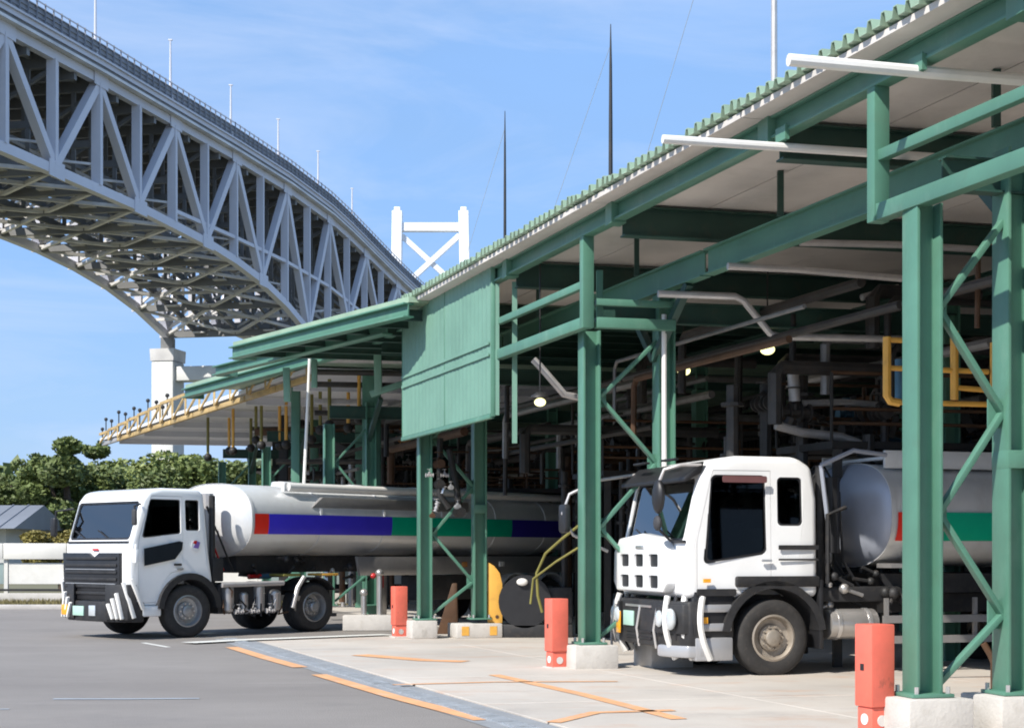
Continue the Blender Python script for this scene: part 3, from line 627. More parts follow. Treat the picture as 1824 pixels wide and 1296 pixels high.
# ------------------------------------------------------------------ interior: added back wall for darkness, platforms, pipework
bw = thing('shade_back_wall', 'added dark ribbed wall keeping the back of the loading bays in shade', 'wall', UV(10, 15.4))  # added wall, blocks daylight from the open far side so the bays stay dark
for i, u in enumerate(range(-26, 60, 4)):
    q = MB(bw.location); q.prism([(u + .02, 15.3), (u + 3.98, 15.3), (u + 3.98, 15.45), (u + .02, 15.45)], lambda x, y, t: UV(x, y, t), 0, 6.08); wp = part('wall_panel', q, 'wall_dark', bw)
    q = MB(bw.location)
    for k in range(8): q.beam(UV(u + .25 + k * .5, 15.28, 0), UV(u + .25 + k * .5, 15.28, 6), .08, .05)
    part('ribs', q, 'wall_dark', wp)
rnd = random.Random(21)
def valve(q, c, s, ax=None):
    ax = (ax or ID).normalized(); c = Vector(c)
    q.tube([c - ax * s * 1.6, c + ax * s * 1.6], s * .55, 10)
    for t in (-1.6, -.62, .62, 1.6): q.tube([c + ax * s * (t - .09), c + ax * s * (t + .09)], s * .95, 12)
    z = Vector((0, 0, 1)); q.tube([c, c + z * s * .9, c + z * s * 1.0, c + z * s * 1.5], [s * .5, s * .45, s * .7, s * .25], 10); q.tube([c + z * s * 1.5, c + z * s * 2.6], s * .10, 6)
    w_ = [c + z * s * 2.5 + Vector((math.cos(6.2832 * i / 12), math.sin(6.2832 * i / 12), 0)) * s * .9 for i in range(13)]; q.tube(w_, s * .09, 5)
    q.tube([w_[0], w_[6]], s * .06, 4); q.tube([w_[3], w_[9]], s * .06, 4)
isl = {1: 'nearest bay at the right edge', 2: 'bay beside the right truck', 3: 'bay behind the left tanker', 4: 'fourth bay', 5: 'fifth bay', 6: 'far bay'}
for k in (1, 2, 3, 4, 5, 6):
    u = (k - 2) * ROW
    pk = thing('loading_platform', 'dark steel loading platform with pipes in the ' + isl[k], 'platform', UV(u, 4), 0, 'loading platforms under the canopy')
    O = pk.location
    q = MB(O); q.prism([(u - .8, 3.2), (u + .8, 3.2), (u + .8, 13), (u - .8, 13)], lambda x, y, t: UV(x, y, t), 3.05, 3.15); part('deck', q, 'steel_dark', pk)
    for v in (3.3, 6.4, 9.6, 12.8):
        for du in (-.75, .75):
            q = MB(O); q.beam(UV(u + du, v, 0), UV(u + du, v, 3.04), .12, .12); part('leg', q, 'steel_dark', pk)
    for du in (-.78, .78):
        for z in (3.4, 3.6, 4.1):
            q = MB(O); q.tube([UV(u + du, 3.2, z), UV(u + du, 13, z)], .025, 6); part('handrail', q, 'rust', pk)
        for j in range(8):
            q = MB(O); q.tube([UV(u + du, 3.2 + j * 1.4, 3.15), UV(u + du, 3.2 + j * 1.4, 4.1)], .025, 6); part('rail_post', q, 'rust' if j % 2 else 'steel_dark', pk)
    pr = thing('pipe_rack', 'bundle of dark product pipes and valves over the ' + isl[k], 'pipework', UV(u, 6, 3.6), 0, 'pipe racks under the canopy')
    O = pr.location
    for j in range(26):
        v = rnd.uniform(1.4, 13.5); z = rnd.uniform(3.7, 5.3); r = rnd.choice((.03, .05, .07, .1)); ln = rnd.uniform(2.0, 4.2)
        m = rnd.choice(('pipe_dark', 'pipe_dark', 'steel_dark', 'steel_dark', 'rust', 'pipe_mid'))
        q = MB(O)
        if j % 2:
            q.tube([UV(u - ln, v, z), UV(u + ln, v, z), UV(u + ln + .1, v, z - .1), UV(u + ln + .12, v, z - .9)], r, 8)
        else:
            du = rnd.uniform(-1.6, 1.6); L_ = rnd.uniform(1.5, 5)
            q.tube([UV(u + du, v, z - .8), UV(u + du, v, z - .1), UV(u + du, v + .1, z), UV(u + du, v + L_, z)], r, 8)
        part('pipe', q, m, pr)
    for j in range(16):
        v = rnd.uniform(2.2, 12.5); du = rnd.uniform(-.75, .75); z1 = rnd.uniform(2.6, 5.0); r = rnd.choice((.04, .06, .09)); q = MB(O)
        q.tube([UV(u + du, v, .15), UV(u + du, v, z1)], r, 8); z = rnd.uniform(1, 2.5)
        for zz in (z, z + .3, z1 - .3): q.tube([UV(u + du, v, zz), UV(u + du, v, zz + .05)], r * 1.9, 10)
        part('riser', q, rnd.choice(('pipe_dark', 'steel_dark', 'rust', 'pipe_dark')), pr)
    for j in range(7):
        v = rnd.uniform(2.4, 10); du = rnd.uniform(-.7, .7); z = rnd.uniform(3.2, 3.9); q = MB(O)
        c = UV(u + du, v, z); valve(q, c, rnd.uniform(.10, .17), rnd.choice((ID, RD)))
        part('valve', q, rnd.choice(('pipe_dark', 'steel_dark', 'steel_dark')), pr)
    q = MB(O)
    for j in range(3):
        z = 4.5 + .32 * j; q.tube([UV(u - 4.1, 2.2 + j * 1.2, z), UV(u + 4.1, 2.2 + j * 1.2, z)], .055, 8)
    part('header_pipes', q, 'pipe_dark', pr)
def wpipe(name, label, pts, r, m, cat='pipe', group=None, n=10):
    o = pts[0]; q = MB(o); q.tube(pts, r, n); x = solo(name, q, m, label, cat, group); x.location = o; return x
wpipe('overhead_pipe', 'light grey pipe with a downward bend above the right truck', [P(1172, 523, 21), P(1310, 528, 21.2), P(1325, 536, 21.2), P(1372, 594, 21.3), P(1392, 600, 21.3), P(1604, 604, 21.6)], .048, 'pipe')
wpipe('overhead_pipe', 'grey pipe just below the green inner girder', [P(1296, 474, 19.5), P(1420, 480, 19.7), P(1606, 496, 20)], .045, 'pipe')
wpipe('overhead_pipe', 'short grey pipe behind the nearest column, highest of the inner pipes', [P(1425, 432, 20.2), P(1600, 436, 20.4), P(1740, 444, 20.7)], .045, 'pipe')
wpipe('overhead_pipe', 'slanting short grey pipe left of the nearest column', [P(1535, 530, 22.5), P(1600, 512, 22.7)], .05, 'pipe')
wpipe('overhead_pipe', 'grey pipe bending down left of the middle column', [P(950, 640, 24), P(962, 652, 24), P(1005, 702, 24.1), P(1032, 708, 24.2)], .055, 'pipe')
wpipe('conduit', 'bright white vertical conduit fixed to the inner column behind the right truck', [P(1183, 560, 21.6), P(1183, 830, 21.6)], .035, 'refl', 'conduit')
for i, (px, py, Y, d) in enumerate(((1367, 622, 24, 'highest and rightmost of the three'), (1218, 660, 27, 'middle one, beside the white conduit'), (962, 716, 23.5, 'leftmost of the three, in the darkest bay'))):
    c = P(px, py, Y); lp = thing('bay_lamp', 'small lit round lamp under the canopy, ' + d, 'lamp', c, 0, 'lit lamps under the canopy')
    q = MB(); q.ball((0, 0, 0), .1 if i < 2 else .075, 8, (1.15, 1, .85)); part('bulb', q, 'bulb', lp)
    q = MB(); q.lathe([(.001, .16), (.06, .15), (.14, .09), (.15, .06), (.13, .07)], (0, 0, 0), 'z', 16); part('shade', q, 'steel_dark', lp)
    q = MB(); q.tube([(0, 0, .14), (0, 0, 5.9 - c.z)], .012, 6); part('stem', q, 'steel_dark', lp)
# loading arm near the right truck
la = thing('swivel_loader', 'grey swivel loading arm hanging over the right tank', 'loading arm', P(1415, 720, 22.5))
O = la.location
q = MB(O); q.tube([P(1412, 655, 22.5), P(1416, 715, 22.5)], .085, 12); part('riser', q, 'pipe', la)
q = MB(O); valve(q, P(1415, 735, 22.5), .14); q.tube([P(1410, 745, 22.4), P(1400, 765, 22.4)], .09, 10); part('swivel', q, 'pipe_dark', la)
q = MB(O); q.tube([P(1382, 757, 22.3), P(1430, 770, 22.4), P(1498, 778, 22.6), P(1560, 800, 22.7)], .065, 10); part('boom', q, 'pipe', la)
q = MB(O); q.tube([P(1430, 718, 22.6), P(1500, 716, 22.8), P(1580, 722, 23)], .05, 8); part('balance_arm', q, 'pipe', la)
q = MB(O); q.tube([P(1412, 655, 22.5), P(1412, 560, 22.5)], .05, 8); part('hanger', q, 'steel_dark', la)
# tank-top machinery cluster over the right truck
mc = thing('meter_skid', 'cluster of dark meters and fittings above the right tank', 'meter skid', P(1560, 790, 23.2))
O = mc.location
for j in range(44):
    c = P(rnd.uniform(1440, 1800), rnd.uniform(735, 812), rnd.uniform(23, 24.4)); q = MB(O); s = rnd.uniform(.06, .14)
    if j % 3 == 0: valve(q, c, s)
    elif j % 3 == 1: q.beam(c, c + Vector((rnd.uniform(-.2, .2), 0, rnd.uniform(.1, .4))), s, s)
    else: q.tube([c, c + Vector((rnd.uniform(-.5, .5), 0, rnd.uniform(-.1, .2)))], s * .5, 8)
    part('fitting', q, rnd.choice(('pipe_dark', 'steel_dark', 'steel_dark', 'bluecyl')), mc)
q = MB(O); q.beam(P(1420, 812, 23.6), P(1830, 808, 24.2), .9, .06); part('tray', q, 'steel_dark', mc)
# orange guard rail around the access opening at right
og = thing('access_guardrail', 'bright orange tubular guardrail behind the nearest column', 'guardrail', P(1580, 715, 18.6))
O = og.location
for pts in ([(1580, 600), (1580, 705), (1586, 714), (1602, 717)], [(1580, 655), (1760, 662)], [(1700, 590), (1700, 712)], [(1600, 716), (1760, 720)], [(1700, 690), (1765, 695)], [(1768, 610), (1768, 720)], [(1580, 605), (1612, 606)]):
    q = MB(O); q.tube([P(a, b, 18.6 + (a - 1580) * .0016) for a, b in pts], .05 if pts[0][0] in (1580, 1700) and len(pts) != 2 or pts[0] == (1700, 590) else .032, 8); part('rail', q, 'yellow', og)
q = MB(P(1604, 690, 18.9)); q.tube([P(1604, 640, 18.9), P(1604, 715, 18.9)], .07, 12); o = solo('gas_cylinder', q, 'bluecyl', 'dark blue cylinder behind the orange guardrail', 'cylinder'); o.location = P(1604, 690, 18.9)
# hoses
hs = thing('hose', 'thin yellow-green hose looping down beside the middle column', 'hose', P(960, 1040, 23.5))
q = MB(hs.location); q.tube([P(1032, 935, 23.0), P(1000, 960, 23.2), P(972, 985, 23.4), P(956, 1020, 23.5), P(958, 1060, 23.5), P(966, 1090, 23.5)], .022, 8); part('hose_line', q, 'hose', hs)
q = MB(hs.location); q.tube([P(1030, 975, 23.1), P(990, 1000, 23.3), P(950, 1030, 23.5), P(945, 1075, 23.5)], .018, 8); part('hose_line', q, 'hose', hs)
wpipe('hoop_pipe', 'pale bent pipe hoop standing behind the nearest right footing', [P(1752, 1145, 16.6), P(1764, 1165, 16.6), P(1770, 1180, 16.6), P(1770, 1215, 16.6), Vector((P(1770, 1215, 16.6).x, 16.6, 0))], .035, 'rust', 'pipe')
# pipe booms sticking out through the eave
wpipe('pipe_boom', 'pale pipe poking out past the roof edge, highest and nearest', [UV(-8.5, -1.55, 5.78), UV(-8.5, -.25, 5.77), UV(-8.5, 6, 5.78)], .055, 'refl', 'pipe', 'pale pipes sticking out past the eave')
wpipe('pipe_boom', 'pale pipe poking out past the roof edge, lower one crossing the green strut', [UV(-6.1, -1.62, 5.70), UV(-6.1, -.25, 5.70), UV(-6.1, 4.4, 5.70)], .045, 'refl', 'pipe', 'pale pipes sticking out past the eave')
wpipe('pipe_boom', 'pale pipe left of the green screen panel over the left tanker', [P(540, 600, 35), P(680, 604, 35.5), P(760, 606, 36)], .085, 'refl', 'pipe', 'pale pipes sticking out past the eave')
for u in (-8.5, -6.1):
    q = MB(UV(u, -.25, 5.8)); q.beam(UV(u - .1, -.34, 5.83), UV(u + .1, -.34, 5.83), .05, .14); q.tube([UV(u - .07, -.34, 5.75), UV(u - .07, -.34, 5.92)], .012, 6); o = solo('pipe_clamp', q, 'green', 'green clamp holding the %s pale pipe under the eave beam' % ('upper' if u == -8.5 else 'lower'), 'clamp'); o.location = UV(u, -.25, 5.8)
# lightning rods and guys
for i, (u, H, d) in enumerate(((-4.2, 5.3, 'rightmost, running out of the top of the photo'), (.62, 2.95, 'dark one in the middle'), (5.3, 2.95, 'leftmost, right of the white tower'))):
    b = UV(u, .56, 6.2); lr = thing('lightning_rod', 'tall thin rod on the canopy roof, ' + d, 'lightning rod', b, 0, 'lightning rods on the canopy roof')
    mm = 'pipe' if i == 0 else 'steel_dark'; rr = (.04, .034, .028)[i]
    q = MB(); q.tube([(0, 0, 0), (0, 0, H * .55), (0, 0, H * .8), (0, 0, H)], [rr, rr * .8, rr * .6, .006], 8); part('rod', q, mm, lr)
    q = MB(); q.beam((0, 0, 0), (0, 0, .12), .16, .16); part('base', q, 'green', lr)
    q = MB(); q.tube([(0, 0, H * .9), tuple(RD * (3.2 if i else 4.2) + Vector((0, 0, .05)))], .0035, 5); part('guy_wire', q, 'pipe', lr)

# ------------------------------------------------------------------ far canopies beyond the screen panel
def tri(nm, pts, m, parent, off_, t=.1):
    q = MB(off_); q.prism([(p.x, p.y) for p in pts], lambda x, y, z: (x, y, z), pts[0].z, pts[0].z + t); return part(nm, q, m, parent)
mcn = thing('middle_canopy', 'green edged canopy roof over the left tanker, beyond the screen panel', 'canopy', Vector((-6, 34, 0)))
O = mcn.location
A1, B1 = P(728, 552, 27.9), P(415, 629, 33.8); A2, B2 = P(690, 585, 29.5), P(385, 661, 37.2); A3, B3 = P(600, 628, 34), P(330, 701, 42.4)
for A, B, h in ((A1, B1, .26), (A2, B2, .22), (A3, B3, .24)):
    q = MB(O); q.ibeam(A, B, .22, h, .03); part('eave_beam', q, 'green', mcn, .004)
    q = MB(O); q.beam(B + Vector((0, 0, -.01)), B + ID * .5 + Vector((0, 0, -.01)), .12, h); part('return_beam', q, 'green', mcn, .01)
for A, B, A_, B_ in ((A1, B1, A1 + ID * 12, B1 + ID * 12), (A3, B3, A3 + ID * 13, B3 + ID * 13)):
    zz = A.z + .14; q = MB(O)
    tA, tB = Vector((A.x, A.y, A.z + .14)), Vector((B.x, B.y, B.z + .14)); sA, sB = Vector((A_.x, A_.y, A.z + .14)), Vector((B_.x, B_.y, B.z + .14)); up = Vector((0, 0, .1))
    q.hexa([tA, tB, sB, sA, tA + up, tB + up, sB + up, sA + up]); part('roof_sheet', q, 'green_sheet', mcn)
for k in range(7):
    t = (k + .5) / 7; p = A1.lerp(B1, t); q = MB(O); q.ibeam(p + Vector((0, 0, -.02)), p + ID * 9 + Vector((0, 0, -.02)), .1, .2, .02); part('rafter', q, 'green_dark', mcn)
for px, Y, w_, top in ((527, 41, .22, 690), (662, 38, .42, 640), (640, 46, .22, 690), (560, 50, .25, 700)):
    X = (px - CX) / F * Y; q = MB(O); zt = P(px, top, Y).z; q.ibeam((X, Y, 0), (X, Y, zt), w_, w_, .03); part('column', q, 'green', mcn, .003)
for pts, s in (([(672, 602), (674, 698)], .16), ([(660, 702), (722, 682)], .13), ([(560, 640), (560, 690)], .12), ([(510, 655), (512, 715)], .14)):
    q = MB(O); q.beam(P(*pts[0], 34), P(*pts[1], 34), s, s); part('hanging_frame', q, 'panel', mcn, .004)
for y0, m, Y in ((640, 'pipe', 36), (662, 'pipe_dark', 37), (684, 'pipe_dark', 38), (715, 'pipe', 39), (735, 'pipe_dark', 40)):
    q = MB(O); q.tube([P(560, y0, Y), P(730, y0 + 3, Y + .5)], .07, 8); part('pipe', q, m, mcn)
# far pale-roofed canopy with orange edge
fc = thing('far_canopy', 'farthest canopy with a pale roof underside, orange edge beam and hanging fittings', 'canopy', P(330, 735, 50) * 1)
fc.location.z = 0; O = fc.location
T0 = P(178, 785, 60.5); T1 = P(548, 652, 37.4); T1.z = T0.z
nrm = ID * 8.6
q = MB(O); up = Vector((0, 0, .10)); q.hexa([T0, T1, T1 + nrm, T0 + nrm, T0 + up, T1 + up, T1 + nrm + up, T0 + nrm + up]); part('roof_panel', q, 'roof_far', fc)
d = (T1 - T0)
for k in range(9):
    p, r = T0 + d * (k / 9 + .002) - up * 1.2, T0 + d * ((k + 1) / 9 - .002) - up * 1.2; q = MB(O); q.beam(p + ID * .12, r + ID * .12, .12, .14); part('edge_beam', q, 'tan' if k > 0 else 'pipe', fc, .01)
for k in range(15):
    p, r2 = T0 + d * (k / 15 + .002) + up * 1.5, T0 + d * ((k + 1) / 15 - .002) + up * 1.5; tp_ = Vector((0, 0, .10 + .30 * min(1, k / 6)))
    q = MB(O); q.beam(p + tp_, r2 + tp_, .09, .09); part('lattice_chord', q, 'tan', fc)
    q = MB(O); q.beam(p - up * 2.2, r2 + tp_, .06, .06); part('lattice_diagonal', q, 'tan', fc)
    q = MB(O); q.beam(r2 - up * 2.2, r2 + tp_, .06, .06); part('lattice_post', q, 'tan', fc)
for k in range(26):
    p = T0 + d * ((k + .5) / 26); q = MB(O)
    if k > 11: 
        p2 = p + ID * (1.0 + .4 * (k % 3)); h = rnd.uniform(.8, 1.25); q.tube([p2, p2 - Vector((0, 0, h))], .045, 6); c = part('drop_pipe', q, 'yellow' if k % 2 else 'hose', fc)
        q = MB(O); q.ball(p2 - Vector((0, 0, h + .08)), .13, 6); part('end_valve', q, 'steel_dark', c)
    else:
        hh = (.32, .64, .5, .72, .56)[k % 5]; p = p + d * (.012 * math.sin(k * 5.1)); q.tube([p + up, p + up + Vector((0, 0, hh))], .022, 6); c = part('roof_pin', q, 'steel_dark', fc); q = MB(O); q.ball(p + up + Vector((0, 0, hh)), .07, 6); part('pin_head', q, 'steel_dark', c)
for k in range(6):
    p = T0 + d * ((k + .5) / 6) - up * 1.4; q = MB(O); q.ibeam(p + ID * .3, p + nrm * .97, .12, .2, .02); part('rafter', q, 'roof_far', fc)
for px, Y in ((492, 56), (505, 47), (545, 60), (585, 58)):
    X = (px - CX) / F * Y; q = MB(O); q.ibeam((X, Y, 0), (X, Y, T0.z - .2), .25, .25, .03); part('column', q, 'steel_dark', fc)
wpipe('hanging_stay', 'thin pale stay hanging beside the far green column above the left tank', [P(553, 605, 34.9), P(549, 700, 34.9), P(541, 870, 34.9)], .035, 'refl', 'stay')
# far equipment block
fe = thing('pump_skid', 'brownish mass of pumps and pipes in the far bays above the left tank', 'pump skid', Vector((-6.5, 52, 0)))
O = fe.location
for j in range(70):
    px = rnd.uniform(498, 728); Y = rnd.uniform(44, 54); py = rnd.uniform(715, 860); c = P(px, py, Y); q = MB(O)
    if j % 4 == 0: q.tube([c - Vector((1.2, 0, 0)), c + Vector((rnd.uniform(.5, 2), 0, 0))], rnd.uniform(.04, .12), 8); nm = 'pipe'
    elif j % 4 == 1: q.tube([Vector((c.x, c.y, 0)), c], rnd.uniform(.05, .14), 8); nm = 'riser'
    elif j % 4 == 2: valve(q, c, rnd.uniform(.1, .22)); nm = 'valve'
    else: q.beam(c, c + Vector((rnd.uniform(.1, .6), 0, rnd.uniform(-.3, .3))), .2, .25); nm = 'bracket'
    part(nm, q, rnd.choice(('steel_dark', 'pipe_dark', 'rust', 'pipe', 'pipe_dark', 'orange' if j % 9 == 0 else 'steel_dark')), fe)
for z in (3.0, 4.4):
    q = MB(O); q.box(-9.0, -2.0, 54, 57, z, z + .12); part('platform', q, 'steel_dark', fe)
q = MB(O); q.box(-8.3, 2.0, 57.2, 57.4, 0, 5.6); part('screen_wall', q, 'wall_dark', fe)

# ------------------------------------------------------------------ trucks
def boolop(a, b, op):
    oa = bpy.data.objects.new('a', a); ob = bpy.data.objects.new('b', b); COL.objects.link(oa); COL.objects.link(ob)
    md = oa.modifiers.new('b', 'BOOLEAN'); md.object = ob; md.operation = op; md.solver = 'EXACT'; md.use_self = False
    dg = bpy.context.evaluated_depsgraph_get(); me = bpy.data.meshes.new_from_object(oa.evaluated_get(dg))
    bpy.data.objects.remove(oa); bpy.data.objects.remove(ob); return me
def rrect(x0, x1, z0, z1, r, n=4, sk=0, top_l=0, bot_r=0):
    pts = []
    for cx, cz, a0 in ((x1 - r, z1 - r, 0), (x0 + r, z1 - r, 90), (x0 + r, z0 + r, 180), (x1 - r, z0 + r, 270)):
        for i in range(n + 1):
            a = R_(a0 + 90 * i / n); x, z = cx + r * math.cos(a), cz + r * math.sin(a)
            t = (z - z0) / (z1 - z0); x += top_l * t * max(0, (x1 - x) / (x1 - x0)); z += bot_r * (1 - t) * ((x - x0) / (x1 - x0)); pts.append((x, z))
    return pts
SIDE = lambda x, z, t: (x, t, z)
def wheel(root, x, y, r, wd, rimm, nm='wheel', steer=0, out_=-1):
    c = thing('wheel', '', '', (0, 0, 0)); 
    del c['label']; del c['category']; c.name = nm; c.parent = root; c.location = (x, y, r); c.rotation_euler = (0, 0, steer)
    s = out_
    q = MB(); h = wd / 2
    q.lathe([(r * .60, h * .9), (r * .66, h), (r * .88, h * 1.02), (r * .97, h * .86), (r, h * .7), (r, h * .25), (r * .985, h * .22), (r * .985, h * .16), (r, h * .12), (r, -h * .12), (r * .985, -h * .16), (r * .985, -h * .22), (r, -h * .25), (r, -h * .7), (r * .97, -h * .86), (r * .88, -h * 1.02), (r * .66, -h), (r * .60, -h * .9), (r * .6, h * .9)], (0, 0, 0), 'y', 44)
    part('tyre', q, 'rubber', c)
    q = MB(); q.lathe([(r * .61, s * h * .92), (r * .56, s * h * .98), (r * .53, s * h * .8), (r * .50, s * h * .35), (r * .36, s * h * .28), (r * .34, s * h * .55), (r * .22, s * h * .62), (r * .21, s * h * .95), (r * .16, s * h * 1.05), (.001, s * h * 1.06)], (0, 0, 0), 'y', 36)
    part('rim', q, rimm, c)
    q = MB()
    for k in range(10):
        a = 2 * math.pi * k / 10; p = Vector((r * .285 * math.cos(a), s * h * .56, r * .285 * math.sin(a))); q.tube([p, p + Vector((0, s * .04, 0))], .016, 6)
    part('wheel_nuts', q, 'chrome' if rimm == 'rim_grey' else 'rim', c)
    return c
def arch(root, x, r0, r1, y0, y1, a0, a1, m, cz, label=None):
    q = MB(); n = 16; vs = []
    for i in range(n + 1):
        a = R_(a0 + (a1 - a0) * i / n); ca, sa = math.cos(a), math.sin(a)
        vs += [(x + r0 * ca, y0, cz + r0 * sa), (x + r1 * ca, y0, cz + r1 * sa), (x + r1 * ca, y1, cz + r1 * sa), (x + r0 * ca, y1, cz + r0 * sa)]
    fs = [(4 * i + j, 4 * i + (j + 1) % 4, 4 * i + 4 + (j + 1) % 4, 4 * i + 4 + j) for i in range(n) for j in range(4)] + [(0, 1, 2, 3), (4 * n + 3, 4 * n + 2, 4 * n + 1, 4 * n)]
    q.add(vs, fs); return part('fender', q, m, root, label=label)
def cab(root, prof, W, innerp, side_w, ws, door, wheelx, archr, rear_w, taper=.07, bev=.09):
    def solid(p, y0, y1, b):
        q = MB(); q.prism(p, SIDE, y0, y1); me = q.mesh('s', None, b, False, 4)
        for v in me.vertices:
            if v.co.x < .45:
                k = taper * ((.45 - v.co.x) / .5) ** 2; v.co.y = W / 2 + (v.co.y - W / 2) * (1 - k)
            if v.co.z > 1.7: v.co.y = W / 2 + (v.co.y - W / 2) * (1 - .045 * (v.co.z - 1.7))
        return me
    outer = solid(prof, 0, W, bev); inn = solid(innerp, .07, W - .07, .04)
    shell = boolop(outer, inn, 'DIFFERENCE')
    for wn in side_w:
        q = MB(); q.prism(wn, SIDE, -.3, W + .3); shell = boolop(shell, q.mesh('c', None, 0, False), 'DIFFERENCE')
    q = MB(); q.prism(ws, lambda y, z, t: (t, y, z), -.5, .62); shell = boolop(shell, q.mesh('c', None, 0, False), 'DIFFERENCE')
    if rear_w: q = MB(); q.prism(rear_w, lambda y, z, t: (t, y, z), 1.3, 2.5); shell = boolop(shell, q.mesh('c', None, 0, False), 'DIFFERENCE')
    q = MB(); q.lathe([(.001, -.4), (archr, -.4), (archr, W + .4), (.001, W + .4)], (wheelx, 0, .5), 'y', 40); shell = boolop(shell, q.mesh('c', None, 0, False), 'DIFFERENCE')
    def shrink(poly, k):
        cx = sum(p[0] for p in poly) / len(poly); cz = sum(p[1] for p in poly) / len(poly)
        return [(x + (k if x < cx else -k), z + (k if z < cz else -k)) for x, z in poly]
    for y0, y1, nm in ((-.2, .3, 'near'), (W - .3, W + .2, 'far')):
        q = MB(); q.prism(shrink(door, .006), SIDE, y0, y1); dm = boolop(shell, q.mesh('c', None, 0, False), 'INTERSECT')
        q = MB(); q.prism(door, SIDE, y0, y1); shell = boolop(shell, q.mesh('c', None, 0, False), 'DIFFERENCE')
        dm.materials.clear(); dm.materials.append(M['white']); fin(dm, 28); d_ = link('door', dm, root)
        if nm == 'near':
            q = MB(); q.beam((door[0][0] - .16, -.02, 1.5 if W > 2.35 else 1.30), (door[0][0] - .02, -.02, 1.5 if W > 2.35 else 1.30), .03, .03); part('handle', q, 'chrome', d_)
    shell.materials.clear(); shell.materials.append(M['white']); fin(shell, 28)
    link('body', shell, root)
    return root
def mirror(root, pts, head, m='black', sz=(.09, .16, .36)):
    q = MB(); q.tube(pts, .022, 8); b = part('mirror_arm', q, 'black', root)
    q = MB(); x, y, z = head; q.box(x - sz[0] / 2, x + sz[0] / 2, y - sz[1] / 2, y + sz[1] / 2, z - sz[2] / 2, z + sz[2] / 2); part('mirror', q, m, root, .035, seg=3)
def seats(root, W, x):
    for y in (.5, W - .5):
        q = MB(); q.box(x, x + .5, y - .24, y + .24, 1.25, 1.4); q.hexa([(x + .42, y - .24, 1.4), (x + .56, y - .24, 1.4), (x + .56, y + .24, 1.4), (x + .42, y + .24, 1.4), (x + .52, y - .22, 2.0), (x + .64, y - .22, 2.0), (x + .64, y + .22, 2.0), (x + .52, y + .22, 2.0)]); q.box(x + .55, x + .66, y - .13, y + .13, 2.03, 2.2)
        part('seat', q, 'seat', root, .04)
# ---------- tank helper
def tanksec(W, H, n=2.6, N=48):
    pts = []
    for k in range(N):
        a = 2 * math.pi * k / N; c, s = math.cos(a), math.sin(a); pts.append((W / 2 * math.copysign(abs(c) ** (2 / n), c), H / 2 * math.copysign(abs(s) ** (2 / n), s)))
    return pts
def tank(root, x0, L_, yc, zc, W, H, m, endm, stripes, zs, dome=.3):
    sec = tanksec(W, H); N = len(sec)
    def rings(seq):
        vs = []; fs = []
        for x, k in seq: vs += [(x, yc + p * k, zc + q_ * k) for p, q_ in sec]
        for i in range(len(seq) - 1): fs += [(i * N + j, i * N + (j + 1) % N, (i + 1) * N + (j + 1) % N, (i + 1) * N + j) for j in range(N)]
        return vs, fs
    q = MB(); seq = []
    nb = int(L_ / 1.6)
    q.add(*rings([(x0, 1), (x0 + L_, 1)])); body = part('tank', q, m, root)
    q = MB()
    e = [(x0 - dome, .02), (x0 - dome * .97, .25), (x0 - dome * .86, .5), (x0 - dome * .66, .72), (x0 - dome * .38, .88), (x0 - dome * .12, .975), (x0, 1.0)]
    q.add(*rings(e)); part('tank_end', q, endm, root)
    q = MB(); q.add(*rings([(2 * x0 + L_ - x, k) for x, k in e][::-1])); part('tank_end', q, endm, root)
    for i in range(nb + 1):
        q = MB(); x = x0 + L_ * i / nb; q.add(*rings([(x - .03, 1.001), (x - .03, 1.012), (x + .03, 1.012), (x + .03, 1.001)])); part('tank_band', q, m, root)
    def ysurf(z): 
        t = min(1, abs(z - zc) / (H / 2)); return yc - W / 2 * (1 - t ** 2.6) ** (1 / 2.6)
    for a, b, c in stripes:
        q = MB(); vs = []; n = 6
        for i in range(n + 1):
            z = zs[0] + (zs[1] - zs[0]) * i / n; y = ysurf(z) - .018; vs += [(a, y, z), (b, y, z)]
        q.add(vs, [(2 * i, 2 * i + 1, 2 * i + 3, 2 * i + 2) for i in range(n)]); part('stripe', q, c, root)

# ================= right truck
T = thing('tank_truck', 'white cab tanker truck parked in the nearest bay at right', 'truck', (2.24, 19.95, 0), R_(17))
W = 2.42
prof = [(-.02, 1.02), (-.04, 1.45), (.0, 1.72), (.20, 2.60), (.36, 2.80), (.7, 2.85), (1.55, 2.85), (1.78, 2.72), (1.84, 2.3), (1.84, 1.02)]
innp = [(.07, 1.10), (.05, 1.45), (.09, 1.74), (.29, 2.56), (.42, 2.70), (.7, 2.76), (1.5, 2.76), (1.70, 2.64), (1.75, 2.3), (1.75, 1.10)]
dw = rrect(.24, 1.10, 1.47, 2.60, .07, 4, 0, .10, .12); qw = rrect(1.26, 1.62, 1.95, 2.58, .06)
ws = rrect(.20, W - .20, 1.74, 2.56, .08)
door = [(1.17, 1.12), (1.17, 2.66), (.36, 2.66), (.14, 1.75), (.14, 1.12)]
cab(T, prof, W, innp, [dw, qw], ws, door, 1.2, .70, rrect(.5, W - .5, 1.95, 2.5, .06))
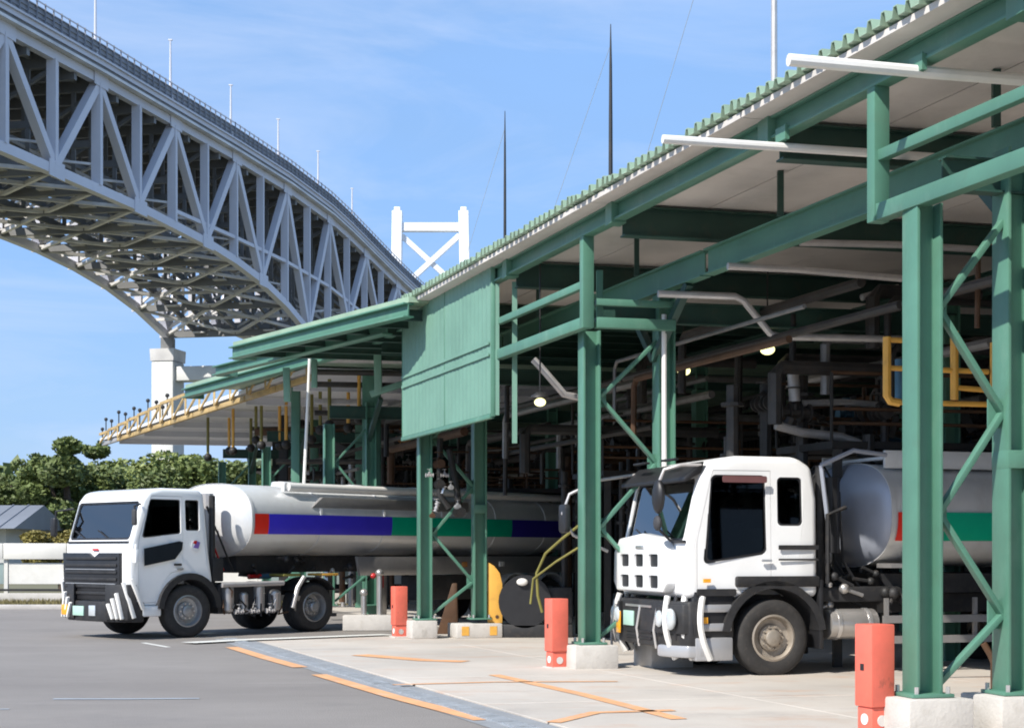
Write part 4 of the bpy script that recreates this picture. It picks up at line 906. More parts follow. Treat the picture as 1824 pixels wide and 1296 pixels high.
# glass
def wall_glass(poly, y, m='winglass', nm='window'):
    q = MB(); q.prism(poly, lambda x, z, t: (x, t + (.045 * (z - 1.7) * W / 2 if z > 1.7 else 0) * (1 if y < 1 else -1), z), y, y + .006); return part(nm, q, m, T)
def grow(poly, k):
    cx = sum(p[0] for p in poly) / len(poly); cz = sum(p[1] for p in poly) / len(poly); return [(x + (k if x > cx else -k), z + (k if z > cz else -k)) for x, z in poly]
for poly in (dw, qw):
    wall_glass(grow(poly, .015), .045); wall_glass(grow(poly, .015), W - .05)
for poly, nm in ((dw, 'window_seal'), (qw, 'window_seal')):
    q = MB(); inn = grow(poly, -.025); oo = grow(poly, .004); n = len(poly)
    yy = lambda z: .028 + (.045 * (z - 1.7) * W / 2 if z > 1.7 else 0)
    q.add([(x, yy(z), z) for x, z in oo] + [(x, yy(z), z) for x, z in inn], [(i, (i + 1) % n, n + (i + 1) % n, n + i) for i in range(n)]); part(nm, q, 'black', T)
wx = lambda z: .045 + (z - 1.74) * .228
q = MB(); q.prism(grow(ws, .015), lambda y, z, t: (wx(z) + t, y, z), 0, .006); part('windscreen', q, 'wsglass', T)
q = MB(); n = len(ws); inn = grow(ws, -.05); q.add([(wx(z) - .012, y, z) for y, z in grow(ws, .01)] + [(wx(z) - .012, y, z) for y, z in inn], [(i, (i + 1) % n, n + (i + 1) % n, n + i) for i in range(n)]); part('windscreen_seal', q, 'black', T)
q = MB(); q.prism(rrect(.5, W - .5, 1.95, 2.5, .06), lambda y, z, t: (1.80 + t, y, z), 0, .006); part('rear_window', q, 'winglass', T)
q = MB(); q.box(.12, .48, .1, W - .1, 1.25, 1.72); part('dashboard', q, 'dash', T, .05)
q = MB()
for k in range(20):
    a, b = 2 * math.pi * k / 20, 2 * math.pi * (k + 1) / 20; f_ = lambda a: Vector((.62 + .10 * math.sin(a), .55 + .23 * math.cos(a), 1.74 + .18 * math.sin(a))); q.tube([f_(a), f_(b)], .018, 6)
part('steering_wheel', q, 'black', T); seats(T, W, .95)
q = MB(); q.prism(rrect(.46, 1.08, 2.50, 2.585, .02), SIDE, -.035, -.02); part('rain_visor', q, 'visor', T)
# sun visor
q = MB(); q.hexa([(-.02, .08, 2.50), (.22, .08, 2.62), (.22, W - .08, 2.62), (-.02, W - .08, 2.50), (-.02, .08, 2.56), (.26, .08, 2.78), (.26, W - .08, 2.78), (-.02, W - .08, 2.56)]); part('sun_visor', q, 'black', T, .02)
# protruding front grille mask with six square openings
q = MB(); gy0, gy1 = .34, W - .18
msk = [(gy0 + .12, 1.08), (gy0, 1.20), (gy0 + .02, 1.62), (gy0 + .22, 1.80), (W / 2, 1.86), (gy1 - .22, 1.80), (gy1 - .02, 1.62), (gy1, 1.20), (gy1 - .12, 1.08)]
q.prism(msk, lambda y, z, t: (t, y, z), -.17, .0); gm = q.mesh('g', None, .03, False, 3)
holes = [(W / 2 + .08 + dy, z) for dy in (-.52, 0, .52) for z in (1.22, 1.50)]
for y, z in holes:
    q = MB(); q.prism(rrect(y - .16, y + .16, z - .085, z + .085, .03, 3), lambda y, z, t: (t, y, z), -.4, -.13); gm = boolop(gm, q.mesh('c', None, 0, False), 'DIFFERENCE')
gm.materials.clear(); gm.materials.append(M['white']); fin(gm, 30); gr = link('grille', gm, T)
for y, z in holes:
    q = MB()
    q.box(-.142, -.132, y - .155, y + .155, z - .08, z + .08); part('grille_mesh', q, 'black', gr)
q = MB(); q.box(-.185, -.168, W / 2 - .12, W / 2 + .16, 1.655, 1.70); part('badge', q, 'chrome', gr, .005)
q = MB(); q.beam((-.02, .1, 1.745), (.04, W - .1, 1.745), .05, .03); part('wiper_cowl', q, 'black', T)
for y in (.5, 1.3):
    q = MB(); q.tube([(-.0, y, 1.74), (.02, y + .55, 1.92)], .012, 6); part('wiper', q, 'black', T)
# bumper
q = MB(); q.prism([(.18, 0), (.02, .03), (-.14, .3), (-.2, .8), (-.2, W - .8), (-.14, W - .3), (.02, W - .03), (.18, W)], lambda x, y, t: (x, y, t), .38, .98); part('bumper', q, 'frame', T, .03)
q = MB(); q.prism([(.22, -.012), (.0, .02), (-.15, .29), (-.21, .55), (-.1, .5), (.0, .2), (.2, .1)], lambda x, y, t: (x, y, t), .26, .42); part('bumper_corner', q, 'grey_paint', T, .03)
q = MB(); q.prism([(.62, .0), (.1, -.004), (.1, .25), (.62, .25)], lambda x, y, t: (x, y, t), .22, .52); part('step_panel', q, 'grey_paint', T, .02)
for z in (.60, .84):
    q = MB(); q.box(.14, .60, .0, .3, z, z + .10); part('step', q, 'grey_paint', T, .01)
q = MB(); q.box(.10, .64, .03, .32, .52, 1.10); part('step_well', q, 'black', T, .01)
q = MB(); q.prism(rrect(.12, .66, 1.05, 1.14, .02), SIDE, -.01, .02); part('side_trim', q, 'frame', T)
# headlight cluster with curved bright bars at the corner
for sgn, y0 in ((1, .0), (-1, W)):
    Y_ = lambda y: y0 + sgn * y
    q = MB(); q.prism([(.15, .0), (-.05, .06), (-.17, .32), (-.23, .55), (-.1, .5), (.1, .2)], lambda x, y, t: (x, Y_(y), t), .56, .94); hl = part('headlight', q, 'frame', T, .02)
    for lx, ly, lz, lr in ((-.155, .22, .75, .14), (-.215, .46, .75, .11)):
        q = MB(); q.ball((lx, Y_(ly), lz), lr, 10, (.45, .9, 1)); part('lens', q, 'lampglass', hl)
    for k in range(5):
        pts = []
        for i in range(13):
            t = i / 12; zz = 1.04 - .80 * t; bow = math.sin(math.pi * t)
            pts.append((.20 - .085 * k - .10 * bow + .10 * t, Y_(-.035 + .085 * k + .05 * (1 - bow) - .02 * t), zz))
        q = MB(); q.tube(pts, .042 if k % 2 == 0 else .026, 8); part('light_guard', q, 'refl' if k % 2 == 0 else 'black', hl)
    q = MB(); q.box(.16, .26, y0 - .01 * sgn - .01, y0 - .01 * sgn + .01, .70, .78); part('side_marker', q, 'amber', hl)
q = MB(); q.box(-.225, -.205, 1.35, 1.72, .62, .82); part('number_plate', q, 'plate', T, .004)
for z in (.46, .54, .88):
    q = MB(); q.box(-.212, -.198, .75, W - .75, z, z + .03); part('bumper_slot', q, 'chrome' if z > .8 else 'black', T)
for y in (.66, 1.66):
    q = MB(); q.box(-.02, .06, y - .22, y + .22, 2.80, 2.83); part('roof_marker', q, 'black', T, .01)
q = MB(); q.box(-.225, -.203, 1.85, 2.0, .50, .80); part('fog_lamp', q, 'amber', T, .01)
for y in (.55, 1.15, 2.05):
    q = MB(); q.tube([(-.20, y, .9), (-.23, y + .05, .6), (-.18, y + .08, .36)], .02, 8); part('guard_tube', q, 'chrome', T)
q = MB(); q.tube([(-.16, 2.2, .95), (-.2, 2.24, .6), (-.18, 2.27, .14)], .02, 8); q.ball((-.18, 2.27, .12), .06, 6); part('corner_pole', q, 'pipe', T)
q = MB(); q.box(.2, .3, -.022, .0, 1.22, 1.27); part('turn_lamp', q, 'amber', T)
arch(T, 1.2, .64, .74, -.03, .45, 8, 172, 'frame', .5)
arch(T, 1.2, .64, .74, W - .45, W + .03, 8, 172, 'frame', .5)
q = MB(); q.prism(rrect(.66, 1.84, 1.16, 1.30, .03), SIDE, -.03, .04); part('fender_top', q, 'frame', T, .01)
q = MB(); q.box(1.84, 1.9, -.02, .42, .35, 1.25); part('mudflap', q, 'black', T, .01)
q = MB(); q.prism(rrect(1.26, 1.83, 1.64, 1.70, .01), SIDE, -.012, .0); q.prism(rrect(1.26, 1.83, 1.50, 1.525, .01), SIDE, -.012, .0); part('side_molding', q, 'frame', T)
for y in (.16, W - .16): wheel(T, 1.2, y, .5, .3, 'rim', out_=-1 if y < 1 else 1)
# mirrors: big curved arm reaching forward-left
q = MB(); q.tube([(.20, 2.3, 2.70), (-.35, 2.35, 2.62), (-.75, 2.45, 2.42), (-.85, 2.46, 2.15), (-.70, 2.43, 1.85), (-.2, 2.38, 1.62)], .022, 8); part('mirror_arm', q, 'pipe', T)
q = MB(); q.prism(rrect(-.15, .15, -.2, .2, .07), lambda a, b, t: (-.82 + t, 2.46 + a, 2.08 + b), -.04, .04); part('mirror', q, 'black', T, .015)
q = MB(); q.tube([(.22, .1, 2.72), (-.05, .12, 2.72), (-.25, .2, 2.66), (-.30, .25, 2.5)], .022, 8); part('mirror_arm', q, 'pipe', T)
q = MB(); q.ball((-.30, .27, 2.32), .15, 8, (.5, .9, 1.5)); part('mirror', q, 'black', T)
q = MB(); q.ball((-.30, .30, 1.98), .1, 8, (.5, .9, 1)); part('mirror', q, 'dash', T)
q = MB(); q.tube([(-.28, .30, 1.9), (-.1, .34, 1.75)], .018, 6); part('mirror_arm', q, 'black', T)
# behind the cab
for i, (x, y, z0, z1, r, m) in enumerate(((1.98, .25, 1.2, 2.75, .055, 'frame'), (2.1, .5, 1.2, 2.7, .09, 'frame'), (2.05, .9, 1.2, 2.8, .06, 'steel_dark'), (2.2, .35, 1.6, 2.6, .12, 'black'))):
    q = MB(); q.tube([(x, y, z0), (x, y, z1)], r, 10); part('stack_pipe', q, m, T)
for k in range(5):
    y = .3 + .22 * k; q = MB(); q.tube([(1.88, y, 2.55), (2.05, y, 2.78 - .02 * k), (2.3, y, 2.4), (2.35, y, 1.5), (2.6, y, 1.15)], .02, 6); part('air_hose', q, 'black', T)
q = MB(); q.tube([(1.95, .15, 2.75), (2.4, .1, 2.95), (2.9, .12, 2.9)], .03, 8); q.tube([(1.95, .15, 2.75), (2.05, .15, 2.0)], .03, 8); part('grab_frame', q, 'tank_grey', T)
q = MB(); q.tube([(2.02, .1, 1.2), (2.02, .1, 2.1), (2.3, .12, 2.2)], .03, 8); part('grab_rail', q, 'frame', T)
for y in (.72, W - .72 - .1):
    q = MB(); q.box(.5, 9.2, y, y + .09, .78, 1.04); part('chassis_rail', q, 'frame', T)
for x in (2.3, 3.6, 5.0, 6.6, 8.4):
    q = MB(); q.box(x, x + .1, .82, W - .82, .82, 1.0); part('cross_member', q, 'frame', T)
# air tanks, fuel tank, side guard
q = MB(); q.tube([(2.05, .22, .66), (2.75, .22, .66)], .20, 18); part('fuel_tank', q, 'alu_shine', T, .01)
for x in (2.15, 2.6):
    q = MB(); q.lathe([(.203, 0), (.212, 0), (.212, .05), (.203, .05)], (x, .22, .66), 'x', 18); part('tank_strap', q, 'chrome', T)
q = MB(); q.box(2.0, 3.2, .2, .5, .95, 1.15); part('battery_box', q, 'frame', T, .02)
for z in (.45, .72):
    q = MB(); q.beam((2.8, .03, z), (4.9, .03, z), .04, .10); part('side_guard_rail', q, 'alu_shine', T)
for x in (2.85, 3.5, 4.2, 4.85):
    q = MB(); q.box(x, x + .05, .05, .10, .42, 1.0); part('guard_stay', q, 'alu_shine', T)
q = MB(); q.ball((3.55, .0, .60), .05, 6); part('side_lamp', q, 'redlens', T)
for k in range(12):
    q = MB(); c = Vector((rnd.uniform(2.1, 3.2), rnd.uniform(.1, .4), rnd.uniform(.9, 1.35))); q.ball(c, rnd.uniform(.04, .09), 6); q.tube([c, c + Vector((rnd.uniform(-.3, .3), 0, rnd.uniform(-.2, .1)))], .025, 6); part('fitting', q, rnd.choice(('alu_shine', 'frame', 'steel_dark')), T)
for x in (5.6, 6.9):
    for y in (.28, W - .28): wheel(T, x, y, .5, .5, 'rim', out_=-1 if y < 1 else 1)
    arch(T, x, .62, .66, 0, .55, 10, 170, 'frame', .5)
tank(T, 2.94, 6.3, W / 2, 2.12, 2.42, 1.42, 'alu', 'tank_grey', [(3.0, 3.16, 'red'), (3.16, 9.1, 'teal')], (1.76, 2.14), .28)
for xx in (3.35, 3.65):
    q = MB(); q.tube([(xx, -.03, 1.45), (xx, -.05, 2.3), (xx, .25, 2.8)], .018, 6); part('ladder_rail', q, 'pipe', T)
for zz in (1.55, 1.85, 2.2, 2.5):
    q = MB(); q.tube([(3.35, -.035 + .12 * max(0, zz - 2.3), zz), (3.65, -.035 + .12 * max(0, zz - 2.3), zz)], .014, 6); part('ladder_rung', q, 'pipe', T)
q = MB(); q.box(3.0, 9.0, .35, W - .35, 2.86, 2.90); part('tank_walkway', q, 'alu', T)
for y in (.35, W - .35):
    q = MB(); q.box(3.0, 9.1, y - .03, y + .03, 2.74, 2.98); part('coaming', q, 'alu', T, .008)
for x in (3.8, 5.2, 6.6, 8.0):
    q = MB(); q.lathe([(.001, .08), (.26, .07), (.28, 0), (.28, -.06)], (x, W / 2, 2.94), 'z', 18); part('manhole', q, 'alu', T)
q = MB(); q.prism([(2.9, 1.32), (9.1, 1.32), (9.1, 1.06), (3.1, 1.06)], SIDE, .35, W - .35); part('tank_cradle', q, 'frame', T)
q = MB(); q.prism([(2.92, 1.40), (3.5, 1.40), (3.5, 1.46), (2.92, 1.46)], SIDE, .02, .4); part('tank_foot', q, 'alu_shine', T)

# ================= left tractor
T = thing('tractor_truck', 'white tractor unit with black grille turning out of the far bay at left', 'truck', (-6.95, 28.79, 0), R_(47))
W = 2.30
prof = [(.02, .62), (-.05, 1.0), (-.04, 1.55), (.0, 1.80), (.25, 2.58), (.40, 2.76), (.68, 2.81), (1.50, 2.81), (1.63, 2.72), (1.66, 2.4), (1.70, 1.7), (1.80, 1.1), (1.80, .62)]
innp = [(.1, .75), (.06, 1.0), (.06, 1.55), (.09, 1.80), (.34, 2.52), (.46, 2.67), (.68, 2.73), (1.45, 2.73), (1.55, 2.64), (1.58, 2.4), (1.61, 1.7), (1.62, .75)]
dw = rrect(.24, 1.08, 1.88, 2.60, .05, 4, 0, .17, .08); qw = rrect(1.18, 1.50, 2.02, 2.60, .04)
ws = rrect(.13, W - .13, 1.84, 2.56, .07)
door = [(1.12, 1.28), (1.12, 2.66), (.44, 2.66), (.16, 1.84), (.16, .68), (.52, .68), (.62, .95), (.85, 1.22)]
cab(T, prof, W, innp, [dw, qw], ws, door, 1.25, .66, rrect(.5, W - .5, 1.95, 2.5, .06), bev=.08)
for poly in (dw, qw):
    wall_glass(grow(poly, .015), .045); wall_glass(grow(poly, .015), W - .05)
    q = MB(); inn = grow(poly, -.02); oo = grow(poly, .004); n = len(poly); yy = lambda z: .028 + (.045 * (z - 1.7) * W / 2 if z > 1.7 else 0)
    q.add([(x, yy(z), z) for x, z in oo] + [(x, yy(z), z) for x, z in inn], [(i, (i + 1) % n, n + (i + 1) % n, n + i) for i in range(n)]); part('window_seal', q, 'black', T)
wx = lambda z: .05 + (z - 1.84) * .32
q = MB(); q.prism(grow(ws, .015), lambda y, z, t: (wx(z) + t, y, z), 0, .006); part('windscreen', q, 'wsglass', T)
q = MB(); n = len(ws); inn = grow(ws, -.04); q.add([(wx(z) - .014, y, z) for y, z in grow(ws, .01)] + [(wx(z) - .014, y, z) for y, z in inn], [(i, (i + 1) % n, n + (i + 1) % n, n + i) for i in range(n)]); part('windscreen_seal', q, 'black', T)
q = MB(); q.prism(rrect(.5, W - .5, 1.95, 2.5, .06), lambda y, z, t: (1.64 + t, y, z), 0, .006); part('rear_window', q, 'winglass', T)
q = MB(); q.box(.14, .5, .1, W - .1, 1.35, 1.80); part('dashboard', q, 'dash', T, .05)
q = MB(); q.ball((.45, 1.35, 1.95), .16, 8, (1, 1, 1.1)); q.ball((.4, 1.75, 1.9), .1, 8); part('blue_bundle', q, 'blueitem', T)
q = MB(); q.ball((.5, .95, 2.0), .13, 8, (1, 1, 1.3)); part('pale_bundle', q, 'whiteitem', T)
seats(T, W, .85)
q = MB(); q.prism([(.24, 1.68), (1.02, 1.82), (1.10, 1.80), (1.08, 1.66), (.92, 1.48), (.25, 1.36)], SIDE, -.014, -.003); part('lower_door_window', q, 'farglass', T)
# black shield grille
gz = [(.28, 1.60), (.95, 1.60), (1.15, 1.50), (1.35, 1.60), (W - .10, 1.60), (W - .14, .95), (W - .25, .72), (.42, .72), (.26, .98)]
q = MB(); q.prism(gz, lambda y, z, t: (t, y, z), -.11, -.02); gr = part('grille', q, 'black', T, .012)
for z in (.82, .95, 1.08, 1.21, 1.34, 1.47):
    q = MB(); q.box(-.135, -.112, .34, W - .22, z, z + .055); part('grille_bar', q, 'frame', gr, .008)
for z in (1.02, 1.285):
    q = MB(); q.box(-.14, -.11, .36, W - .24, z, z + .012); part('grille_trim', q, 'chrome', gr)
q = MB(); q.box(-.06, -.045, 1.05, 1.25, 1.64, 1.68); part('badge', q, 'redlens', T, .004)
# bumper with slanted white bars at the corners
q = MB(); q.prism([(.25, -.01), (.04, .02), (-.12, .3), (-.17, .8), (-.17, W - .8), (-.12, W - .3), (.04, W - .02), (.25, W + .01)], lambda x, y, t: (x, y, t), .32, .70); part('bumper', q, 'frame', T, .03)
q = MB(); q.prism([(.62, -.012), (.2, -.012), (.2, .25), (.62, .25)], lambda x, y, t: (x, y, t), .42, .62); part('step_panel', q, 'white', T, .03)
for sgn, y0 in ((1, 0), (-1, W)):
    Y_ = lambda y: y0 + sgn * y
    q = MB(); q.prism([(.1, -.0), (-.08, .05), (-.13, .3), (-.19, .62), (-.05, .55), (.1, .2)], lambda x, y, t: (x, Y_(y), t), .36, 1.02); hl = part('headlight', q, 'frame', T, .02)
    for k in range(5):
        a = (-.06 - .018 * k, Y_(-.0 + .11 * k), 1.04 - .05 * k); b_ = (.07 - .05 * k, Y_(-.09 + .11 * k), .40 + .0 * k)
        if k >= 2: a = (-.165 - .012 * (k - 2), Y_(.28 + .12 * (k - 2)), .86 - .1 * (k - 2)); b_ = (-.13 - .02 * (k - 2), Y_(.14 + .12 * (k - 2)), .38)
        elif k == 0: a = (-.03, Y_(-.0), 1.12); b_ = (.20, Y_(-.05), .56)
        elif k == 1: a = (-.12, Y_(.12), 1.06); b_ = (.03, Y_(-.01), .40)
        q = MB(); q.beam(a, b_, .07, .05, (0, 1, 0)); part('light_bar', q, 'refl', hl, .008)
q = MB(); q.box(-.19, -.165, 1.35, 1.72, .42, .60); part('number_plate', q, 'plate', T, .004)
for y in (.95, 1.9):
    q = MB(); q.box(-.195, -.165, y, y + .22, .42, .62); part('fog_lamp', q, 'amber' if y > 1.5 else 'lampglass', T, .02)
q = MB(); q.box(-.02, .06, W - .02, W + .02, 1.25, 1.5); part('side_marker', q, 'grey_paint', T)
arch(T, 1.25, .60, .72, -.05, .45, 5, 175, 'frame', .5); arch(T, 1.25, .60, .72, W - .45, W + .05, 5, 175, 'frame', .5)
q = MB(); q.lathe([(.001, -.004), (.11, -.004), (.11, .006)], (1.40, -.004, 1.74), 'y', 20); em = part('round_emblem', q, 'white', T)
q = MB(); q.prism([(1.33, 1.70), (1.45, 1.68), (1.49, 1.80), (1.42, 1.82)], SIDE, -.014, -.009); part('emblem_mark', q, 'purple', em)
q = MB(); q.prism([(1.33, 1.78), (1.36, 1.83), (1.42, 1.83), (1.40, 1.76)], SIDE, -.0145, -.0095); part('emblem_mark', q, 'redlens', em)
for y in (.16, W - .16): wheel(T, 1.25, y, .5, .3, 'rim_grey', steer=R_(-6), out_=-1 if y < 1 else 1)
for y in (.28, W - .28): wheel(T, 4.35, y, .5, .5, 'rim_grey', out_=-1 if y < 1 else 1)
mirror(T, [(.18, W - .02, 2.45), (-.1, W + .16, 2.4), (-.1, W + .2, 1.9)], (-.12, W + .2, 2.1))
mirror(T, [(.2, .05, 2.5), (.0, -.06, 2.45), (.0, -.08, 2.3)], (.0, -.06, 2.25), 'dash', (.07, .12, .3))
q = MB(); q.tube([(.05, -.03, 1.75), (.0, -.10, 1.72), (-.02, -.12, 1.55)], .02, 6); q.box(-.05, .03, -.18, -.06, 1.42, 1.66); part('kerb_mirror', q, 'white', T, .01)
for y in (.70, W - .8):
    q = MB(); q.box(.6, 5.3, y, y + .09, .74, 1.0); part('chassis_rail', q, 'frame', T)
# behind the cab
for (x, y, z0, z1, r, m) in ((1.92, .2, 1.0, 2.7, .06, 'steel_dark'), (2.0, .45, 1.1, 2.75, .12, 'pipe'), (1.95, .8, 1.1, 2.8, .08, 'frame'), (2.08, 1.3, 1.1, 2.7, .1, 'frame')):
    q = MB(); q.tube([(x, y, z0), (x, y, z1)], r, 10); part('stack_pipe', q, m, T)
q = MB(); q.box(1.86, 2.12, .1, W - .2, 1.05, 1.5); part('rear_box', q, 'frame', T, .02)
for k in range(4):
    q = MB(); y = .35 + .3 * k; q.tube([(1.9, y, 2.5), (2.05, y, 2.2), (2.3, y, 1.7), (2.6, y + .1, 1.25)], .022, 6); part('air_hose', q, ('black', 'redlens', 'pipe', 'black')[k], T)
# shiny air tanks and fittings between axles
q = MB(); q.box(2.0, 3.55, .12, .62, .42, .98); part('battery_box', q, 'frame', T, .03)
for k in range(4):
    q = MB(); x = 2.2 + .38 * k; z1 = (.90, .78, .92, .80)[k]; rr_ = (.12, .09, .11, .13)[k]; q.tube([(x, .08, .50), (x, .08, z1)], rr_, 14); q.ball((x, .08, z1), rr_, 8, (1, 1, .6)); q.ball((x, .08, .50), rr_, 8, (1, 1, .6)); part('air_tank', q, 'alu_shine', T)
q = MB(); q.tube([(2.0, .0, .98), (3.5, .0, 1.0)], .05, 10); part('air_line', q, 'pipe', T)
for k in range(3):
    q = MB(); valve(q, (2.38 + .38 * k, -.04, .46), .055, Vector((1, 0, 0))); part('drain_valve', q, 'pipe', T)
for k in range(12):
    q = MB(); x = 2.02 + .13 * k; z = rnd.uniform(.5, 1.0); q.tube([(x, -.02, z), (x + rnd.uniform(-.2, .25), -.05, z - rnd.uniform(.05, .3)), (x + rnd.uniform(-.2, .25), .05, .42)], .018, 6); part('brake_hose', q, rnd.choice(('black', 'pipe', 'frame', 'rust')), T)
for y in (.7, 1.5):
    q = MB(); q.tube([(.035, y, 1.80), (.075, y + .55, 2.02)], .014, 6); part('wiper', q, 'black', T)
q = MB(); q.beam((.0, .12, 1.80), (.0, W - .12, 1.80), .05, .035); part('wiper_cowl', q, 'black', T)
q = MB(); q.box(.90, 1.06, -.03, -.005, 1.36, 1.40); part('door_handle', q, 'black', T)
arch(T, 4.35, .58, .61, 0, .55, 35, 145, 'frame', .5)
for x, m in ((3.75, 'hose'), (4.75, 'yellow')):
    q = MB(); q.box(x - .22, x + .22, .02, .5, 1.13, 1.18); part('fender_cap', q, m, T, .015)
q = MB(); q.tube([(3.72, -.02, .5), (3.85, -.02, .9), (4.02, -.02, 1.12)], .045, 8); part('fender_stay', q, 'pipe', T)
q = MB(); q.lathe([(.001, 0), (.5, 0), (.52, -.08), (.3, -.1)], (3.9, W / 2, 1.2), 'z', 24); part('fifth_wheel', q, 'frame', T)
for y, m in ((.66, 'redlens'), (.66, 'bluecyl')):
    q = MB(); x = 3.1 if m == 'redlens' else 3.35; q.tube([(x, .6, 1.12), (x + .3, .6, 1.13)], .05, 8); part('coupling', q, m, T)

# ================= left trailer
T = thing('tank_trailer', 'long silver tank semi-trailer with red, blue and green side stripe', 'tank trailer', (-5.15, 30.7, 0), R_(50))
W = 2.40
tank(T, .12, 11.0, W / 2, 2.25, 2.4, 1.46, 'alu', 'alu', [(.16, .52, 'red'), (.52, 4.0, 'blue'), (4.0, 8.0, 'teal'), (8.0, 10.0, 'navy'), (10.0, 10.9, 'purple')], (1.97, 2.37), .36)
for y in (.24, W - .24):
    q = MB(); q.box(1.1, 10.9, y - .05, y + .05, 2.84, 3.02); part('coaming', q, 'alu', T, .015)
q = MB(); q.tube([(1.2, .2, 2.93), (10.8, .2, 2.93)], .085, 14); part('hand_tube', q, 'refl', T)
q = MB(); q.prism([(2.0, 2.74), (1.7, 2.52), (6.5, 2.52), (6.5, 2.74)], SIDE, .02, .2); part('hose_tray', q, 'alu_shine', T, .01)
for x in (2.0, 4.0, 6.0, 8.0, 9.8):
    q = MB(); q.lathe([(.001, .1), (.26, .09), (.28, 0), (.28, -.08)], (x, W / 2, 2.99), 'z', 18); part('manhole', q, 'alu', T)
q = MB(); q.box(.3, 11.0, .72, W - .72, 1.20, 1.54); part('trailer_frame', q, 'frame', T, .01)
q = MB(); q.prism([(3.0, 1.52), (11.0, 1.52), (11.0, 1.12), (3.1, 1.12)], SIDE, .05, .12); part('side_skirt', q, 'alu_shine', T, .01)
for x, m in ((5.0, 'refl'), (6.3, 'orange'), (7.6, 'refl')):
    q = MB(); q.box(x, x + .18, .03, .05, 1.28, 1.40); part('placard', q, m, T, .003)
for y in (.35, W - .35):
    q = MB(); q.box(4.05, 4.2, y, y + .12, .25, 1.2); q.box(3.98, 4.27, y - .06, y + .18, .18, .25); part('landing_leg', q, 'alu_shine', T, .01)
q = MB(); q.box(3.9, 4.0, .25, .33, .85, 1.12); part('crank_box', q, 'redlens', T)
for x in (8.2, 9.5):
    for y in (.28, W - .28): wheel(T, x, y, .5, .5, 'rim_grey', out_=-1 if y < 1 else 1)
    arch(T, x, .60, .64, 0, .55, 20, 160, 'alu', .5)
q = MB(); q.box(5.0, 7.0, .1, .7, .55, 1.1); part('equipment_box', q, 'frame', T, .02)
for k in range(14):
    q = MB(); c = Vector((rnd.uniform(.5, 4), rnd.uniform(.2, .6), rnd.uniform(1.1, 1.5))); q.ball(c, rnd.uniform(.04, .09), 6); q.tube([c, c + Vector((rnd.uniform(-.4, .4), 0, rnd.uniform(-.2, .1)))], .03, 6); part('fitting', q, rnd.choice(('frame', 'steel_dark', 'alu_shine', 'frame')), T)
# valve cluster seen between the columns over the tank
vc = thing('filling_valves', 'cluster of dark couplings hanging over the left tank between the two columns', 'valve cluster', P(790, 850, 29.2))
O = vc.location
for (a, b, s, m) in ((782, 826, .14, 'rust'), (765, 846, .07, 'pipe'), (792, 846, .07, 'pipe'), (782, 862, .13, 'steel_dark'), (790, 872, .07, 'chrome'), (803, 868, .07, 'chrome'), (778, 902, .09, 'pipe'), (815, 902, .08, 'chrome'), (818, 912, .15, 'steel_dark'), (770, 918, .07, 'rust')):
    q = MB(O); valve(q, P(a, b, 29.2), s * .62, (ID, Vector((.3, .1, 1)), RD)[int(a) % 3]); part('coupling', q, m, vc)
for pts in ([(784, 780), (783, 880), (800, 905)], [(800, 800), (812, 860), (818, 905)]):
    q = MB(O); q.tube([P(a, b, 29.3) for a, b in pts], .06, 8); part('drop_pipe', q, 'steel_dark', vc)
# support block by the left trailer
sb = thing('pipe_stand', 'grey concrete block with two short pipe stands beside the far bollard', 'pipe stand', G(655, 1122))
O = sb.location; Yb = O.y
q = MB(O); q.box(P(612, 0, Yb).x, P(700, 0, Yb).x, Yb - .2, Yb + .3, 0, .32); part('block', q, 'concrete', sb, .02)
for px, top in ((648, 1055), (676, 1020)):
    q = MB(O); q.tube([(P(px, 0, Yb).x, Yb, .32), (P(px, 0, Yb).x, Yb, P(px, top, Yb).z)], .06, 10); q.ball((P(px, 0, Yb).x, Yb, P(px, top, Yb).z), .085, 8); part('stand_pipe', q, 'alu_shine', sb)
q = MB(O); q.ball(P(665, 1025, Yb), .06, 8); part('red_cap', q, 'redlens', sb)
q = MB(P(800, 1100, 31)); q.prism([(0, 0), (.42, 0), (.40, 1.0), (.30, 1.0)], lambda x, z, t: (P(778, 0, 31).x + x * 1.0, 31 + t, z), 0, .3); o = solo('wheel_chock_block', q, 'rust', 'brown slanted block between the footings of the far column pair', 'block', None, .02); o.location = P(800, 1100, 31)
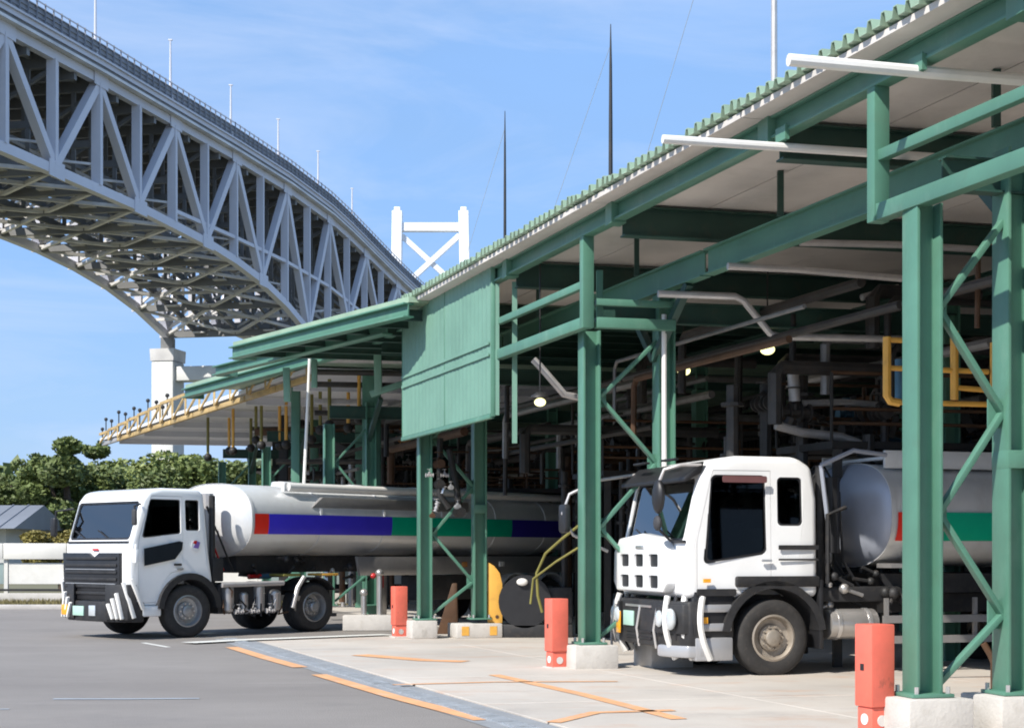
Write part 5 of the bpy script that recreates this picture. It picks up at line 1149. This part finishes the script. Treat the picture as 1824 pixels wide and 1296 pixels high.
# dark drum equipment behind bollard two
eq = thing('hose_reel', 'black hose reel cabinet behind the middle red bollard', 'hose reel', G(935, 1135)); O = eq.location
q = MB(O); q.box(O.x - .45, O.x + .9, O.y, O.y + .5, 0, .25); part('base', q, 'frame', eq, .02)
q = MB(O); q.lathe([(.001, 0), (.5, 0), (.5, .06), (.22, .08), (.22, .4), (.5, .42), (.5, .48), (.001, .48)], (O.x, O.y, .68), 'y', 26); part('reel', q, 'black', eq)
q = MB(O); q.ball((O.x - .05, O.y - .05, 1.05), .09, 8, (1.2, .5, .8)); part('white_light_spot', q, 'refl', eq)  # pale ball stands in for a small white light
q = MB(O); q.box(O.x + .35, O.x + .9, O.y + .05, O.y + .45, .25, .95); part('cabinet', q, 'frame', eq, .03)

# ------------------------------------------------------------------ red bollards
bd = ['nearest red bollard at the bottom right, beside the white footing', 'middle red bollard, left of the right truck', 'farthest red bollard, beside the left tanker']
first = None
for i, (px, py) in enumerate(((1558, 1305), (991, 1190), (711, 1135))):
    p = G(px, py); b = thing('bollard', bd[i], 'bollard', p, R_(24), 'red bollards in front of the bays')
    if first is None:
        s = .125; first = []
        q = MB(); q.box(-s, s, -s, s, .24, .97); first.append(('cover', q.mesh('cover', M['bollard'], .012), b))
        q = MB(); q.box(-s * .85, s * .85, -s * .85, s * .85, 0, .238); first.append(('post', q.mesh('post', M['bollard'], .008), b))
        q = MB()
        for a in (-1, 1): q.lathe([(.001, 0), (.05, 0), (.05, .008)], (-.0, -s * .87 - .004, .12), 'y', 16)
        first.append(('round_reflector', q.mesh('round_reflector', M['refl'], 0), b))
        q = MB(); q.lathe([(.001, 0), (.05, 0), (.05, .008)], (-s * .87 - .004, 0, .13), 'x', 16); first.append(('round_reflector', q.mesh('round_reflector', M['refl'], 0), b))
        q = MB(); q.box(-s * 1.15, s * 1.15, -s * 1.15, s * 1.15, .0, .03); first.append(('foot', q.mesh('foot', M['concrete'], .004), b))
        q = MB(); q.box(-s - .003, -s, -.012, .04, .56, .62); first.append(('scuff_plate', q.mesh('scuff_plate', M['black'], 0), b))
    for nm, me, _ in first: link(nm, me, b)
